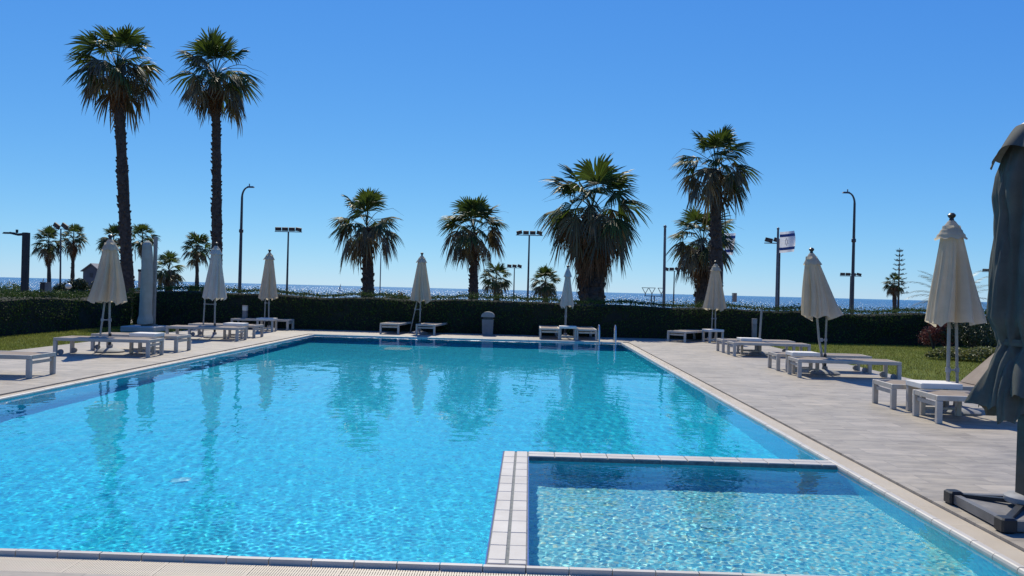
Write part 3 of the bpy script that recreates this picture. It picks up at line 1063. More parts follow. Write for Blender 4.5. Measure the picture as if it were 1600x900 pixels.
def tiered_pine():
    g = np.random.default_rng(150)
    root = empty('tiered_pine', (52.3, 110, -0.03))
    tag(root, 'thin far pine with flat tiers of branches behind the small round palm', 'pine tree')
    b = MB(); b.tube([(0, 0, 0), (0, 0, 5), (0, 0, 9.0)], [.16, .11, .03], 8)
    parts = []
    for k in range(10):
        z = 2.6 + k * 0.66
        L_ = 1.15 * (1 - (k / 11.5)) + 0.2
        for j in range(6):
            a = j * 1.047 + k * 0.4
            d = np.array([math.cos(a), math.sin(a), 0])
            pts = [np.array([0, 0, z]), d * L_ * .5 + np.array([0, 0, z - .06]), d * L_ + np.array([0, 0, z + .14])]
            b.tube(pts, [.03, .025, .015], 5)
            n = 34
            t = g.uniform(.35, 1.05, n)
            q = d[None] * (L_ * t)[:, None] + g.normal(0, .05, (n, 3)) + np.array([0, 0, z])[None]
            q[:, 2] += -.06 + .2 * t ** 3
            parts.append(leaf_mesh(q, np.tile(np.array([0, 0, 1.]), (n, 1)), .14, g, .4))
    b.build('trunk', M_TRUNK, root)
    obj_np('foliage', parts, M_LEAF_D, root)
tiered_pine()

# bushes and greenery beyond the hedge, left end
shrub('bush', 'large rounded dark bush in front of the gabled house', 'bush', (-33.2, 57, 0), 1.35, 2.1, M_LEAF_D, 41, 7500, 0.14)
shrub('bush', 'dark bush left of the far palms and the globe lamp', 'bush', (-35.7, 58, 0), .8, 1.6, M_LEAF_D, 42, 3600, 0.13)
shrub('bush', 'green spreading bush behind the dark square lamp post', 'bush', (-28.6, 43, 0), 1.7, 1.25, M_LEAF_G, 43, 3600, 0.1)
shrub('bush', 'green bush at the very left edge beyond the hedge', 'bush', (-27.6, 39, 0), 1.9, 1.35, M_LEAF_G, 44, 3600, 0.1)
shrub('bush', 'low olive bush between the sign box and the globe lamp', 'bush', (-24.9, 40, 0), 1.5, 1.12, M_LEAF_G, 45, 2600, 0.09)
shrub('bush', 'brownish bush against the low palm beside the covered parasol', 'bush', (-23.4, 46, 0), 0.85, 1.95, M_PALM_OLD, 46, 2400, 0.12)
shrub('bush', 'small spiky bush at the foot of the slender far palm', 'bush', (-22.6, 52, 0), 0.95, 1.6, M_LEAF_G, 47, 2200, 0.14)
shrub('bush', 'small brown green mound just behind the hedge left of the centre', 'bush', (-7.3, 42, 0), 0.95, 1.55, M_PALM_OLD, 48, 2200, 0.12)

# ------------------------------------------------------------------ umbrellas
def fabric(name, c1, c2, transl, rough=0.85):
    m, N, L, P = new_mat(name)
    n = noise(N, L, 5.0, 5, 0.6)
    r = ramp(N, [(0.3, c1), (0.7, c2)])
    L.new(n.outputs[0], r.inputs[0])
    w = noise(N, L, 350.0, 2, 0.5)
    L.new(r.outputs[0], P.inputs['Base Color'])
    P.inputs['Roughness'].default_value = rough
    P.inputs['Specular IOR Level'].default_value = 0.2
    bump(N, L, P, w.outputs[0], 0.25, 0.002)
    t = N.new('ShaderNodeBsdfTranslucent')
    L.new(r.outputs[0], t.inputs[0])
    mx = N.new('ShaderNodeMixShader'); mx.inputs[0].default_value = transl
    L.new(P.outputs[0], mx.inputs[1]); L.new(t.outputs[0], mx.inputs[2])
    L.new(mx.outputs[0], N['Material Output'].inputs[0])
    return m
M_CREAM = fabric('cream_canvas', (0.60, 0.53, 0.40), (0.68, 0.605, 0.475), 0.50)
M_CREAM_W = fabric('white_canvas', (0.56, 0.535, 0.46), (0.63, 0.605, 0.53), 0.36)
M_COVER = fabric('cover_canvas', (0.36, 0.36, 0.29), (0.43, 0.43, 0.355), 0.12)
M_GREY = fabric('grey_canvas', (0.080, 0.084, 0.073), (0.118, 0.122, 0.106), 0.14)
M_ALU = simple('pale_metal_pole', (.24, .225, .20), (.32, .30, .27), 0.45, 5, metal=0.3)
M_BLACK = simple('black_plastic', (0.012, 0.012, 0.013), (0.03, 0.03, 0.03), 0.4, 12)
M_CONC = simple('grey_base', (0.20, 0.20, 0.20), (0.33, 0.33, 0.32), 0.75, 8, bumps=0.2)

def folded_canopy(zt, zb, rt, rb, seed, gores=8, side=(0.0, 0.0), depth=0.50, lean=(0, 0), n=96, st=34, belly=1.0, hemwave=0.05):
    g = np.random.default_rng(seed)
    th = np.linspace(0, 2 * math.pi, n, endpoint=False)
    ph = g.uniform(0, 6.28)
    amp = g.uniform(0.4, 1.45, gores)
    hang = g.normal(0, 0.045, gores)
    sec = ((th + ph) / (2 * math.pi) * gores) % gores
    k = sec.astype(int)
    x = (sec - k) * 2 - 1
    pl = (1 - np.abs(x) ** 0.9)                       # 0 at ribs, 1 mid gore
    jit = np.interp(th, np.linspace(0, 2 * math.pi, 10), np.r_[g.normal(0, 0.05, 9), 0])
    vs = []
    for i in range(st + 1):
        t = i / st
        Rr = rt + (rb - rt) * t ** belly
        a = depth * min(1, t * 2.2)
        sw = g.normal(0, 0.006)
        tw = 0.22 * math.sin(t * 2.3 + seed)
        r = Rr * (1 - a * pl * amp[k]) * (1 + jit * t + side[0] * t * np.cos(th - side[1]))
        fine = 0.014 * t * np.sin(th * 21 + t * 1.5 + seed) * Rr / 0.4
        r = np.maximum(r + fine, 0.03) * (1 - 0.13 * min(1, t * 4) * np.exp(-(np.sin(4 * (th + ph) + 0.5 * np.sin(3 * th + seed)) / 0.22) ** 2))
        z = zt + (zb - zt) * t + hang[k] * pl * t ** 5 + (hemwave * t ** 6) * (pl * 1.6 - 0.6) * -1 + 0.07 * t ** 4 * side[0] * np.cos(th - side[1])
        cx, cy = lean[0] * t, lean[1] * t
        vs.append(np.stack([cx + r * np.cos(th + tw), cy + r * np.sin(th + tw), z + sw * 0 * th], -1))
    V = np.concatenate(vs)
    fs = []
    for i in range(st):
        for j in range(n):
            j2 = (j + 1) % n
            fs.append((i * n + j, (i + 1) * n + j, (i + 1) * n + j2, i * n + j2))
    return V, fs

def umbrella(label, x, y, top, hem, rb, seed, rt=0.115, base2=False, mast=(0.0, 0.0), pole2=((0.10, 0.0), (0.18, 0.0)), link_z=None, vent_r=0.20, vent_h=0.25, side=(0, 0), lean=(0, 0),
             mat=None, stripes=False, base=True):
    """closed parasol: mast in a domed base, second pole beside it joined by a short bracket"""
    mat = mat or M_CREAM
    root = empty('umbrella', (x, y, 0), 0)
    tag(root, label, 'umbrella', 'closed cream umbrellas round the pool')
    zt = top - 0.13
    obj_np('canopy', [folded_canopy(zt - 0.06, hem, rt, rb, seed, side=side, lean=lean)], mat, root, smooth=True)
    # short vent flap over the top
    g = np.random.default_rng(seed + 500)
    th = np.linspace(0, 2 * math.pi, 64, endpoint=False)
    vs = []; S_ = 14
    for i in range(S_ + 1):
        t = i / S_
        r = 0.035 + (vent_r - 0.035) * t ** 0.85 * (1 - 0.10 * (0.5 - 0.5 * np.cos(8 * th)) * t)
        if stripes:
            r = r * (1 + 0.035 * math.sin(t * 26))
        r = r * (1 + 0.08 * t * np.cos(th - seed))
        z = zt + 0.02 - vent_h * t - 0.014 * t ** 5 * np.cos(8 * th + 1)
        vs.append(np.stack([r * np.cos(th) + lean[0] * .15 * t, r * np.sin(th), z], -1))
    fs = [(i * 64 + j, (i + 1) * 64 + j, (i + 1) * 64 + (j + 1) % 64, i * 64 + (j + 1) % 64) for i in range(S_) for j in range(64)]
    obj_np('vent', [(np.concatenate(vs), fs)], mat, root, smooth=True)
    m = MB()
    m.lathe([(0.02, zt - .02), (0.035, zt + .02), (0.028, zt + .05), (0.05, zt + .075), (0.055, zt + .1), (0.03, zt + .128), (0.005, zt + .132)], (0, 0, 0), 14)
    m.build('finial', M_BLACK, root, smooth=True, sharp=50)
    m = MB()
    m.tube([(mast[0], mast[1], 0.05), (mast[0] * .6, mast[1] * .6, hem * .6), (0, 0, zt - .03)], [.026, .025, .02], 12)
    m.build('mast', M_ALU, root, smooth=True, sharp=50)
    (ax, ay), (bx, by) = pole2
    m = MB()
    m.tube([(bx, by, 0.06), (ax, ay, hem + .35)], [.021, .021], 12)
    m.build('side_pole', M_ALU, root, smooth=True, sharp=50)
    lz = link_z or hem * 0.62
    f = (lz - .06) / (hem + .29)
    px_, py_ = bx + (ax - bx) * f, by + (ay - by) * f
    mx_, my_ = mast[0] * (1 - .6 * f), mast[1] * (1 - .6 * f)
    m = MB()
    m.bar((mx_, my_, lz), (px_, py_, lz), .018, .022)
    m.lathe([(.036, lz - .035), (.036, lz + .035)], (mx_, my_, 0), 12)
    m.lathe([(.031, lz - .03), (.031, lz + .03)], (px_, py_, 0), 12)
    m.build('bracket', M_CONC, root)
    if base2:
        mast = pole2[1]
    if base:
        m = MB()
        m.lathe([(.30, 0.0), (.305, .03), (.27, .055), (.16, .085), (.06, .10), (.055, .16), (.03, .165)], (mast[0], mast[1], 0), 32)
        m.build('base', M_CONC, root, smooth=True, sharp=40)
        m = MB()
        m.lathe([(.032, .15), (.032, .42)], (mast[0], mast[1], 0), 14)
        m.build('sleeve', M_BLACK, root, smooth=True, sharp=50)
    return root

umbrella('leftmost closed cream umbrella, on the left deck with a wide scalloped hem', -9.41, 17.0, 2.64, 1.13, 0.44, 1, mast=(.05, 0), pole2=((-.06, .02), (-.15, -.1)), link_z=.72)
umbrella('closed cream umbrella in front of the leaning palm, its two poles wide apart', -9.20, 22.3, 2.80, 1.15, 0.345, 2, mast=(0.02, 0), pole2=((-.28, .0), (-.33, 0)), link_z=.98, mat=M_CREAM_W)
umbrella('closed cream umbrella at the far left corner of the pool, beside the bollard light', -9.07, 26.55, 2.82, 1.10, 0.345, 3, mast=(.04, 0), pole2=((-.10, 0), (-.12, 0)), link_z=.95)
umbrella('closed cream umbrella between the two loungers on the far left edge, one pole slanting', -3.81, 27.0, 2.86, 1.16, 0.395, 4, mast=(-.02, 0), pole2=((-.06, 0), (-.36, .1)), link_z=.85)
umbrella('thin closed white umbrella before the broad bearded palm', 1.33, 26.8, 2.53, 1.10, 0.25, 5, rt=.07, mast=(-.04, 0), pole2=((-.04, .05), (-.06, .08)), link_z=.75, vent_r=.15, vent_h=.3, mat=M_CREAM_W)
umbrella('closed cream umbrella in front of the tall right palm trunk', 6.48, 26.95, 2.82, 1.13, 0.42, 6, mast=(.06, 0), pole2=((-.06, 0), (-.09, 0)), link_z=.8)
umbrella('closed cream umbrella on the right deck swept to one side, poles crossing in a V', 5.99, 16.5, 2.68, 1.22, 0.45, 7, mast=(.34, 0), pole2=((.37, .03), (.35, .04)), link_z=.72, side=(0.25, 0.1), lean=(0.17, 0))
umbrella('nearest closed cream umbrella, on the right, with ripples banding its top flap', 6.11, 11.3, 2.90, 1.30, 0.42, 8, base2=True, mast=(0, 0), pole2=((.09, 0), (.16, .02)), link_z=.62, vent_r=.215, vent_h=.27, side=(0.14, 0.3), lean=(.05, 0), stripes=True)

def bare_pole():
    root = empty('umbrella_stand', (6.42, 21.5, 0))
    tag(root, 'bare umbrella pole without a canopy between two right hand loungers', 'umbrella stand')
    m = MB(); m.tube([(0, 0, .05), (0.05, 0, 1.26)], [.03, .03], 12); m.build('pole', M_ALU, root, smooth=True, sharp=50)
    m = MB(); m.lathe([(.30, 0.0), (.305, .03), (.27, .055), (.16, .085), (.06, .10), (.05, .3), (.03, .305)], (0, 0, 0), 32); m.build('base', M_CONC, root, smooth=True, sharp=40)
bare_pole()

def covered_parasol():
    root = empty('covered_parasol', (-12.2, 24.2, 0))
    tag(root, 'large parasol wrapped in a white cover on a square slab, left lawn', 'parasol')
    n, st = 40, 40
    th = np.linspace(0, 2 * math.pi, n, endpoint=False)
    g = np.random.default_rng(9)
    vs = []
    prof = [(0.0, .22), (.04, .225), (.1, .19), (.2, .18), (.45, .185), (.6, .19), (.75, .175), (.9, .16), (.97, .14), (1.0, .05)]
    for i in range(st + 1):
        t = i / st
        r = np.interp(t, [p[0] for p in prof], [p[1] for p in prof])
        rr = r * (1 + .05 * np.sin(2 * th + 5 * t) + .03 * np.sin(5 * th + 9 * t) + .02 * np.sin(t * 40))
        vs.append(np.stack([rr * np.cos(th) + .02 * math.sin(3 * t), rr * np.sin(th), np.full(n, .26 + t * 2.62) + .02 * np.sin(th)], -1))
    fs = [(i * n + j, i * n + (j + 1) % n, (i + 1) * n + (j + 1) % n, (i + 1) * n + j) for i in range(st) for j in range(n)]
    fs.append(tuple(range(st * n, st * n + n)))
    obj_np('cover', [(np.concatenate(vs), fs)], M_COVER, root, smooth=True)
    m = MB(); m.box((0, 0, .09), (1.08, 1.0, .18), bev=.02); m.build('base_slab', simple('white_slab', (.42, .40, .35), (.52, .50, .44), .8, 5, bumps=.2), root)
    m = MB(); m.box((.22, .1, 1.6), (.10, .07, 2.85)); m.box((0.08, .1, .2), (.5, .1, .05)); m.build('mast', M_ALU, root)
covered_parasol()

def cantilever():
    root = empty('cantilever_parasol', (3.80, 5.92, 0))
    tag(root, 'big closed dark grey cantilever parasol with a black mast at the right edge', 'parasol')
    M_STEEL = simple('dark_steel', (.016, .018, .02), (.03, .032, .034), .45, 5, metal=.3)
    M_PAVER = simple('ballast_grey', (.14, .135, .13), (.22, .21, .2), .85, 9, bumps=.3)
    m = MB(); m.bar((0, 0, .12), (.03, 0, 2.95), .105, .085); m.build('mast', M_STEEL, root)
    m = MB(); m.lathe([(.05, .1), (.13, .105), (.14, .12), (.14, .15), (.12, .165), (.06, .17)], (0, 0, 0), 28); m.build('turntable', M_CONC, root, smooth=True, sharp=40)
    # square floor frame with sloping corner pieces
    A, B, C, D = (-.37, .30), (-.40, -.42), (.44, -.46), (.48, .28)
    m = MB()
    for p, q in ((A, B), (B, C), (C, D), (D, A)):
        m.bar((*p, .05), (*q, .05), .05, .07)
    m.build('floor_frame', simple('frame_grey', (.13, .125, .12), (.19, .185, .175), .5, 6, metal=.2), root)
    for p in (A, B, C, D):
        m = MB()
        m.box((p[0], p[1], .055), (.11, .11, .105), bev=.012)
        m.build('corner_foot', M_STEEL, root)
        m = MB()
        m.bar((p[0] * .92, p[1] * .92, .075), (p[0] * .12, p[1] * .12, .105), .045, .03)
        m.build('base_arm', M_STEEL, root)
    for (bx, by, sx, sy) in ((-.19, -.06, .32, .60), (.24, -.06, .36, .60)):
        m = MB(); m.box((bx, by, .045), (sx, sy, .05), bev=.008); m.build('ballast_slab', M_PAVER, root)
    # closed canopy hugging the mast
    g = np.random.default_rng(12)
    n, st = 140, 90
    th = np.linspace(0, 2 * math.pi, n, endpoint=False)
    prof = [(2.95, .12), (2.88, .19), (2.75, .25), (2.6, .29), (2.45, .30), (2.3, .28), (2.1, .285), (1.8, .30), (1.5, .315), (1.36, .27), (1.30, .245), (1.24, .28), (1.1, .32), (.95, .355), (.85, .37), (.72, .375)]
    zs = [p[0] for p in prof][::-1]; rs = [p[1] for p in prof][::-1]
    ph = g.uniform(0, 6.28, 8)
    def layer(name, zt, hem, scale, sd):
        vs = []
        for i in range(st + 1):
            t = i / st
            z0 = zt + (hem - zt) * t                       # one height per angle
            r = np.interp(z0, zs, rs) * scale
            tie = np.exp(-((z0 - 1.32) / .10) ** 2)
            a = .24 * min(1, t * 4) * (1 - .5 * tie)
            f = (np.abs(np.sin(4 * th + ph[0] + sd + .5 * np.sin(z0 * 1.6))) - .6) * a * 1.3
            f = f + .06 * np.sin(9 * th + ph[1] + 3 * z0) * min(1, t * 3) + .022 * np.sin(19 * th + ph[2] - 6 * z0 + sd)
            f = f + .022 * (1 - tie) * np.sin(3.0 * z0 + 2 * th + ph[6]) * np.sin(5 * z0 - 3 * th)
            f = f + .10 * tie * np.sin(15 * th + ph[7])
            f = f - .13 * min(1, t * 5) * np.exp(-(np.sin(3.5 * th + .45 * np.sin(2.6 * z0 + sd) + ph[5]) / .16) ** 2) - .07 * min(1, t * 5) * np.exp(-(np.sin(6 * th - 1.1 * z0 + ph[4]) / .14) ** 2)
            low = np.clip((1.18 - z0) / .40, 0, 1.2)
            f = f + low * (.17 * np.sin(6 * th + ph[3] + 2 * z0 + sd) + .10 * np.sin(13 * th + ph[4]) + .04 * np.sin(27 * th))
            rr = r * (1 + f)
            vs.append(np.stack([.07 + rr * np.cos(th), -.02 + rr * np.sin(th), z0], -1))
        fs = [(i * n + j, (i + 1) * n + j, (i + 1) * n + (j + 1) % n, i * n + (j + 1) % n) for i in range(st) for j in range(n)]
        obj_np(name, [(np.concatenate(vs), fs)], M_GREY, root, smooth=True)
    layer('canopy', 2.95, .80 + .34 * (1 - np.cos(th - 2.57)) / 2 + .03 * np.sin(7 * th + 1) + .02 * np.abs(np.sin(12 * th)), 1.0, 0.0)
    layer('inner_canopy', 1.30, .745 + .05 * np.sin(5 * th) + .045 * np.abs(np.sin(10 * th + 1)), .84, 1.7)
    # loose top flap folded over like a hood
    vs = []; S_ = 22
    for i in range(S_ + 1):
        t = i / S_
        drop = (.23 + .06 * np.cos(2 * th + 1.0) + .04 * np.sin(5 * th))
        r = .14 + (.30 - .14) * t ** .9 * (1 + .12 * np.sin(4 * th + 1) * t + .09 * np.abs(np.sin(6.5 * th + t)) * t - .10 * np.exp(-(np.sin(4 * th + .6) / .2) ** 2) * t)
        z = 2.965 - drop * (t ** 1.1) * 1.0
        vs.append(np.stack([.015 + r * np.cos(th), -.02 + r * np.sin(th), z], -1))
    fs = [(i * n + j, (i + 1) * n + j, (i + 1) * n + (j + 1) % n, i * n + (j + 1) % n) for i in range(S_) for j in range(n)]
    obj_np('top_flap', [(np.concatenate(vs), fs)], M_GREY, root, smooth=True)
    m = MB(); m.lathe([(.005, 3.0), (.09, 2.99), (.12, 2.975), (.12, 2.96), (.10, 2.95)], (.015, -.02, 0), 20, cap=False); m.build('cap', M_ALU, root, smooth=True)
    m = MB(); m.lathe([(.262, 1.345), (.266, 1.32), (.262, 1.295)], (.07, -.02, 0), 40, cap=False)
    m.build('tie_strap', M_GREY, root)
cantilever()

# ------------------------------------------------------------------ loungers and side tables
M_FRAME = simple('white_lounger_frame', (.45, .40, .32), (.55, .49, .40), .6, 5, spec=.3)
M_SLING = fabric('taupe_sling', (.27, .215, .165), (.34, .275, .215), .08)
M_TOP = simple('white_table_top', (.70, .65, .56), (.77, .72, .63), .6, 5, spec=.3)
LL, LW, LH = 2.05, 0.68, 0.37

def make_lounger(raised=False):
    """foot end at x = 0, head end at x = LL; sits on z = 0"""
    root = empty('sun_lounger', (0, 0, 0))
    f = MB()
    y = LW / 2 - .03
    for s in (-1, 1):
        f.box((LL / 2, s * y, LH - .035), (LL - .004, .056, .068), bev=.006)
    f.box((.03, 0, LH - .035), (.052, LW - .13, .062))
    f.box((LL - .03, 0, LH - .035), (.052, LW - .13, .062))
    f.box((1.32, 0, LH - .045), (.04, LW - .12, .04))
    f.build('frame', M_FRAME, root)
    for x in (.04, LL - .04):
        for s in (-1, 1):
            l = MB()
            l.box((x, s * y, (LH - .07) / 2), (.075, .06, LH - .072), bev=.005)
            l.build('leg', M_FRAME, root)
    c = MB(); c.box((.05, 0, LH - .125), (.03, LW - .13, .05)); c.build('crossbar', M_FRAME, root)
    if True:
        for s in (-1, 1):
            w = MB()
            M = Matrix.Translation((LL - .12, s * (y - .055), .06)) @ Matrix.Rotation(math.pi / 2, 4, 'X')
            k = 18; vs = []
            for zz in (-.018, .018):
                vs += [M @ Vector((.058 * math.cos(2 * math.pi * i / k), .058 * math.sin(2 * math.pi * i / k), zz)) for i in range(k)]
            w.add(vs, [(i, (i + 1) % k, k + (i + 1) % k, k + i) for i in range(k)] + [tuple(range(k))[::-1], tuple(range(k, 2 * k))])
            w.build('wheel', M_CONC, root)
    b = MB()
    n = 24; x0, x1 = .16, (1.30 if raised else LL - .06)
    vs, fs = [], []
    for i in range(n + 1):
        t = i / n
        x = x0 + (x1 - x0) * t
        sag = -.012 * math.sin(math.pi * t) - .035 * max(0, 1 - t * 9)
        for yy, dz in ((-LW / 2 + .055, 0), (-.12, -.006), (.12, -.006), (LW / 2 - .055, 0)):
            vs.append((x, yy, LH + .004 + sag + dz))
    fs = [(i * 4 + k, i * 4 + k + 4, i * 4 + k + 5, i * 4 + k + 1) for i in range(n) for k in range(3)]
    o = len(vs)
    vs += [(v[0], v[1], v[2] - .012) for v in vs]
    fs += [(a + o, d + o, c_ + o, b_ + o) for (a, b_, c_, d) in [(q[0], q[1], q[2], q[3]) for q in fs]]
    for i in range(n):
        fs += [(i * 4, i * 4 + o, i * 4 + 4 + o, i * 4 + 4), (i * 4 + 3, i * 4 + 7, i * 4 + 7 + o, i * 4 + 3 + o)]
    fs += [(0, 1, 1 + o, o), (1, 2, 2 + o, 1 + o), (2, 3, 3 + o, 2 + o)]
    e = n * 4
    fs += [(e + 1, e, e + o, e + 1 + o), (e + 2, e + 1, e + 1 + o, e + 2 + o), (e + 3, e + 2, e + 2 + o, e + 3 + o)]
    b.add(vs, fs)
    b.build('sling', M_SLING, root, smooth=True, sharp=40)
    if raised:
        k = MB()
        a = R(42)
        L_ = .78
        M = Matrix.Translation((1.32, 0, LH - .005)) @ Matrix.Rotation(-a, 4, 'Y')
        k.box(M @ Vector((L_ / 2, 0, 0)), (L_, LW - .1, .03), mat=Matrix.Rotation(-a, 4, 'Y'), bev=.006)
        k.build('backrest', M_SLING, root)
        p = MB()
        tip = M @ Vector((L_ * .75, 0, -.02))
        for s in (-1, 1):
            p.bar((tip.x, s * .25, tip.z), (LL - .25, s * .25, LH - .06), .022)
        p.build('backrest_prop', M_FRAME, root)
    return root

GL = 'sun loungers set out round the pool'
loungers = [
    # x, y of the foot end middle, heading of the head end in degrees, label
    (-7.99, 10.95, 180, 'left deck lounger of which only one leg shows at the very left edge'),
    (-7.99, 12.52, 180, 'lounger cut off by the left edge, foot end and two legs showing'),
    (-8.00, 16.40, 181, 'lounger on the left deck, on the near side of the leftmost umbrella'),
    (-8.00, 17.72, 178, 'lounger on the left deck, on the far side of the leftmost umbrella'),
    (-8.07, 21.55, 180, 'lounger on the near side of the left umbrella with widely spaced poles'),
    (-8.10, 22.98, 178, 'lounger on the far side of the left umbrella with widely spaced poles'),
    (-8.42, 27.12, 180, 'lounger along the hedge at the far left corner, behind a small table'),
    (-4.75, 26.15, 84, 'left one of two far edge loungers pointing at the pool beside the slanting pole'),
    (-3.52, 26.18, 82, 'right one of two far edge loungers pointing at the pool beside the slanting pole'),
    (0.72, 25.66, 90, 'lounger on the far edge left of the small table under the thin white umbrella'),
    (1.96, 25.72, 90, 'lounger on the far edge between a small table and the ladder rails'),
    (4.99, 26.05, 52, 'lounger turned askew at the far right corner of the pool'),
    (5.47, 22.10, 0, 'far lounger of the pair with the bare umbrella pole on the right deck'),
    (5.47, 20.92, 0, 'near lounger of the pair with the bare umbrella pole on the right deck'),
    (5.45, 17.25, -1, 'far lounger of the pair under the swept umbrella with crossing poles'),
    (5.45, 15.92, -1, 'near lounger of the pair under the swept umbrella with crossing poles'),
    (5.40, 10.56, -1, 'nearest lounger on the right deck, lying flat, its head behind the grey parasol'),
]
proto = make_lounger()
for i, (x, y, a, lab) in enumerate(loungers):
    o = proto if i == 0 else copy_tree(proto)
    o.location = (x, y, 0.001)
    o.rotation_euler.z = R(a)
    tag(o, lab, 'sun lounger', GL)
o = make_lounger(True)
o.location = (5.38, 11.78, 0.001); o.rotation_euler.z = R(-1)
tag(o, 'lounger on the right with its taupe backrest raised, beside the nearest umbrella', 'sun lounger', GL)

def make_table():
    root = empty('side_table', (0, 0, 0))
    w, d, h = .58, .46, .45
    t = MB(); t.box((0, 0, h - .04), (w, d, .08), bev=.008); t.build('table_top', M_TOP, root)
    for sx in (-1, 1):
        for sy in (-1, 1):
            l = MB(); l.box((sx * (w / 2 - .04), sy * (d / 2 - .04), (h - .082) / 2), (.065, .065, h - .082), bev=.004); l.build('leg', M_FRAME, root)
    s = MB()
    for sy in (-1, 1):
        s.box((0, sy * (d / 2 - .04), .10), (w - .16, .03, .03))
    s.build('stretcher', M_FRAME, root)
    return root
tables = [
    (-8.55, 17.06, 0, 'white side table between the two loungers by the leftmost umbrella'),
    (-8.55, 22.28, 0, 'white side table between the loungers by the left umbrella with wide poles'),
    (-8.93, 26.05, 0, 'side table before the lounger at the far left corner of the pool'),
    (1.33, 25.95, 0, 'small table under the thin white umbrella, between two far edge loungers'),
    (6.30, 26.35, 20, 'white side table beside the askew lounger at the far right corner'),
    (6.15, 21.51, 0, 'white side table between the loungers by the bare umbrella pole'),
    (5.88, 16.58, 0, 'white side table between the loungers by the swept umbrella with crossing poles'),
    (5.84, 11.17, 0, 'white side table nearest the camera, beside the flat and the raised lounger'),
]
tp = make_table()
for i, (x, y, a, lab) in enumerate(tables):
    o = tp if i == 0 else copy_tree(tp)
    o.location = (x, y, 0.001); o.rotation_euler.z = R(a)
    tag(o, lab, 'side table', 'white side tables between the loungers')

# ------------------------------------------------------------------ bin, bollards, ladder, pool fittings
def litter_bin():
    root = empty('litter_bin', (-1.43, 27.1, 0))
    tag(root, 'grey litter bin with a domed lid in front of the far hedge', 'litter bin')
    m = MB(); m.box((0, 0, .28), (.36, .34, .55), taper=(1.12, 1.12), bev=0); m.build('body', simple('bin_grey', (.13, .135, .14), (.18, .185, .19), .5, 4), root)
    m = MB(); m.box((0, 0, .60), (.34, .32, .10)); m.build('neck', M_BLACK, root)
    m = MB()
    k = 14
    vs = []
    for x in (-.22, .22):
        for i in range(k + 1):
            a = math.pi * i / k
            vs.append((x * (1 - .0 * i), 0, 0))
    vs = []
    for yy in (-.21, .21):
        for i in range(k + 1):
            a = math.pi * i / k
            vs.append((.235 * math.cos(a), yy, .645 + .185 * math.sin(a) ** .8))
    n = k + 1
    fs = [(i, i + 1, n + i + 1, n + i) for i in range(k)] + [tuple(range(n))[::-1], tuple(range(n, 2 * n)), (0, n, 2 * n - 1, n - 1)]
    m.add(vs, fs)
    m.build('lid', simple('lid_grey', (.19, .19, .185), (.25, .25, .245), .5, 4), root)
litter_bin()

def bollard_light(x, y, label, glow=True):
    root = empty('bollard_light', (x, y, 0))
    tag(root, label, 'bollard light', 'bollard lights along the hedge')
    m = MB(); m.box((0, 0, .32), (.15, .15, .64), bev=.01); m.build('post', simple('bollard_grey', (.16, .16, .16), (.22, .22, .21), .5, 5), root)
    m = MB()
    if glow:
        m.box((0, 0, .72), (.155, .155, .16), bev=.012); m.build('lens', simple('opal_lens', (.62, .58, .48), (.7, .66, .56), .4, 5), root)
    else:
        m.box((0, 0, .72), (.155, .155, .16), bev=.012); m.build('lens', simple('grey_lens', (.22, .22, .22), (.28, .28, .28), .4, 5), root)
    m = MB(); m.box((0, 0, .812), (.16, .16, .022)); m.build('cap', M_CONC, root)
bollard_light(-10.12, 27.2, 'short bollard light with a pale lens in front of the hedge, left')
bollard_light(7.93, 27.15, 'short grey bollard light before the hedge, left of the bare umbrella pole', False)

def ladder():
    root = empty('pool_ladder', (2.58, 25.0, 0))
    tag(root, 'stainless steel pool ladder at the far edge, two hooped rails', 'pool ladder')
    st = simple('stainless', (.5, .5, .5), (.6, .6, .6), .15, 4, metal=.9)
    for s in (-1, 1):
        m = MB()
        x = s * .265
        pts = [(x, .42, -.02), (x, .42, .30)]
        for i in range(1, 10):
            a = math.pi * i / 10
            pts.append((x, .21 + .21 * math.cos(a), .30 + .24 * math.sin(a)))
        pts += [(x, -.02, .20), (x, -.07, -.1), (x, -.07, -1.25)]
        m.tube(pts, .022, 12)
        m.build('rail', st, root, smooth=True, sharp=60)
    for k in range(4):
        m = MB(); m.box((0, -.07, -.3 - .27 * k), (.50, .08, .03), bev=.005); m.build('rung', st, root)
ladder()

def pool_fitting(name, label, cat, loc, build):
    root = empty(name, loc)
    tag(root, label, cat)
    build(root)
    for ch in children(root):
        ch.cycles.is_caustics_receiver = True
M_WHITE = simple('white_plastic', (.72, .73, .72), (.8, .8, .8), .35, 8)
def inlet(root):
    m = MB()
    k = 24
    M = Matrix.Rotation(-math.pi / 2, 4, 'Y')
    prof = [(.075, 0), (.075, .012), (.05, .02), (.03, .012), (.001, .012)]
    t = MB(); t.lathe(prof, (0, 0, 0), k, cap=False)
    m.add([M @ Vector(p) for p in t.v], t.f)
    m.build('faceplate', M_WHITE, root, smooth=True, sharp=40)
pool_fitting('wall_inlet', 'round white water inlet on the right wall of the pool', 'pool inlet', (PX1 - .004, 9.75, -.17), inlet)
M_GLINT = simple('glint_turquoise', (.42, .80, .74), (.5, .86, .8), .4, 8)  # pale turquoise slatted panel stands in for a bright reflection glint
def glint_panel(sz):
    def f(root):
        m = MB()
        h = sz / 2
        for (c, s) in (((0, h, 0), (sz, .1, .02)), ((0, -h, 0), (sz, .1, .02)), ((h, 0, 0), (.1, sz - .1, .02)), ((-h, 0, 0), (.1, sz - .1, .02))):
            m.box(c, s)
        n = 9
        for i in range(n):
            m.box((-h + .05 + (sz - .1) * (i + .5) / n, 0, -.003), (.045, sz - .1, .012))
        m.build('glint_slats', M_GLINT, root)
    return f
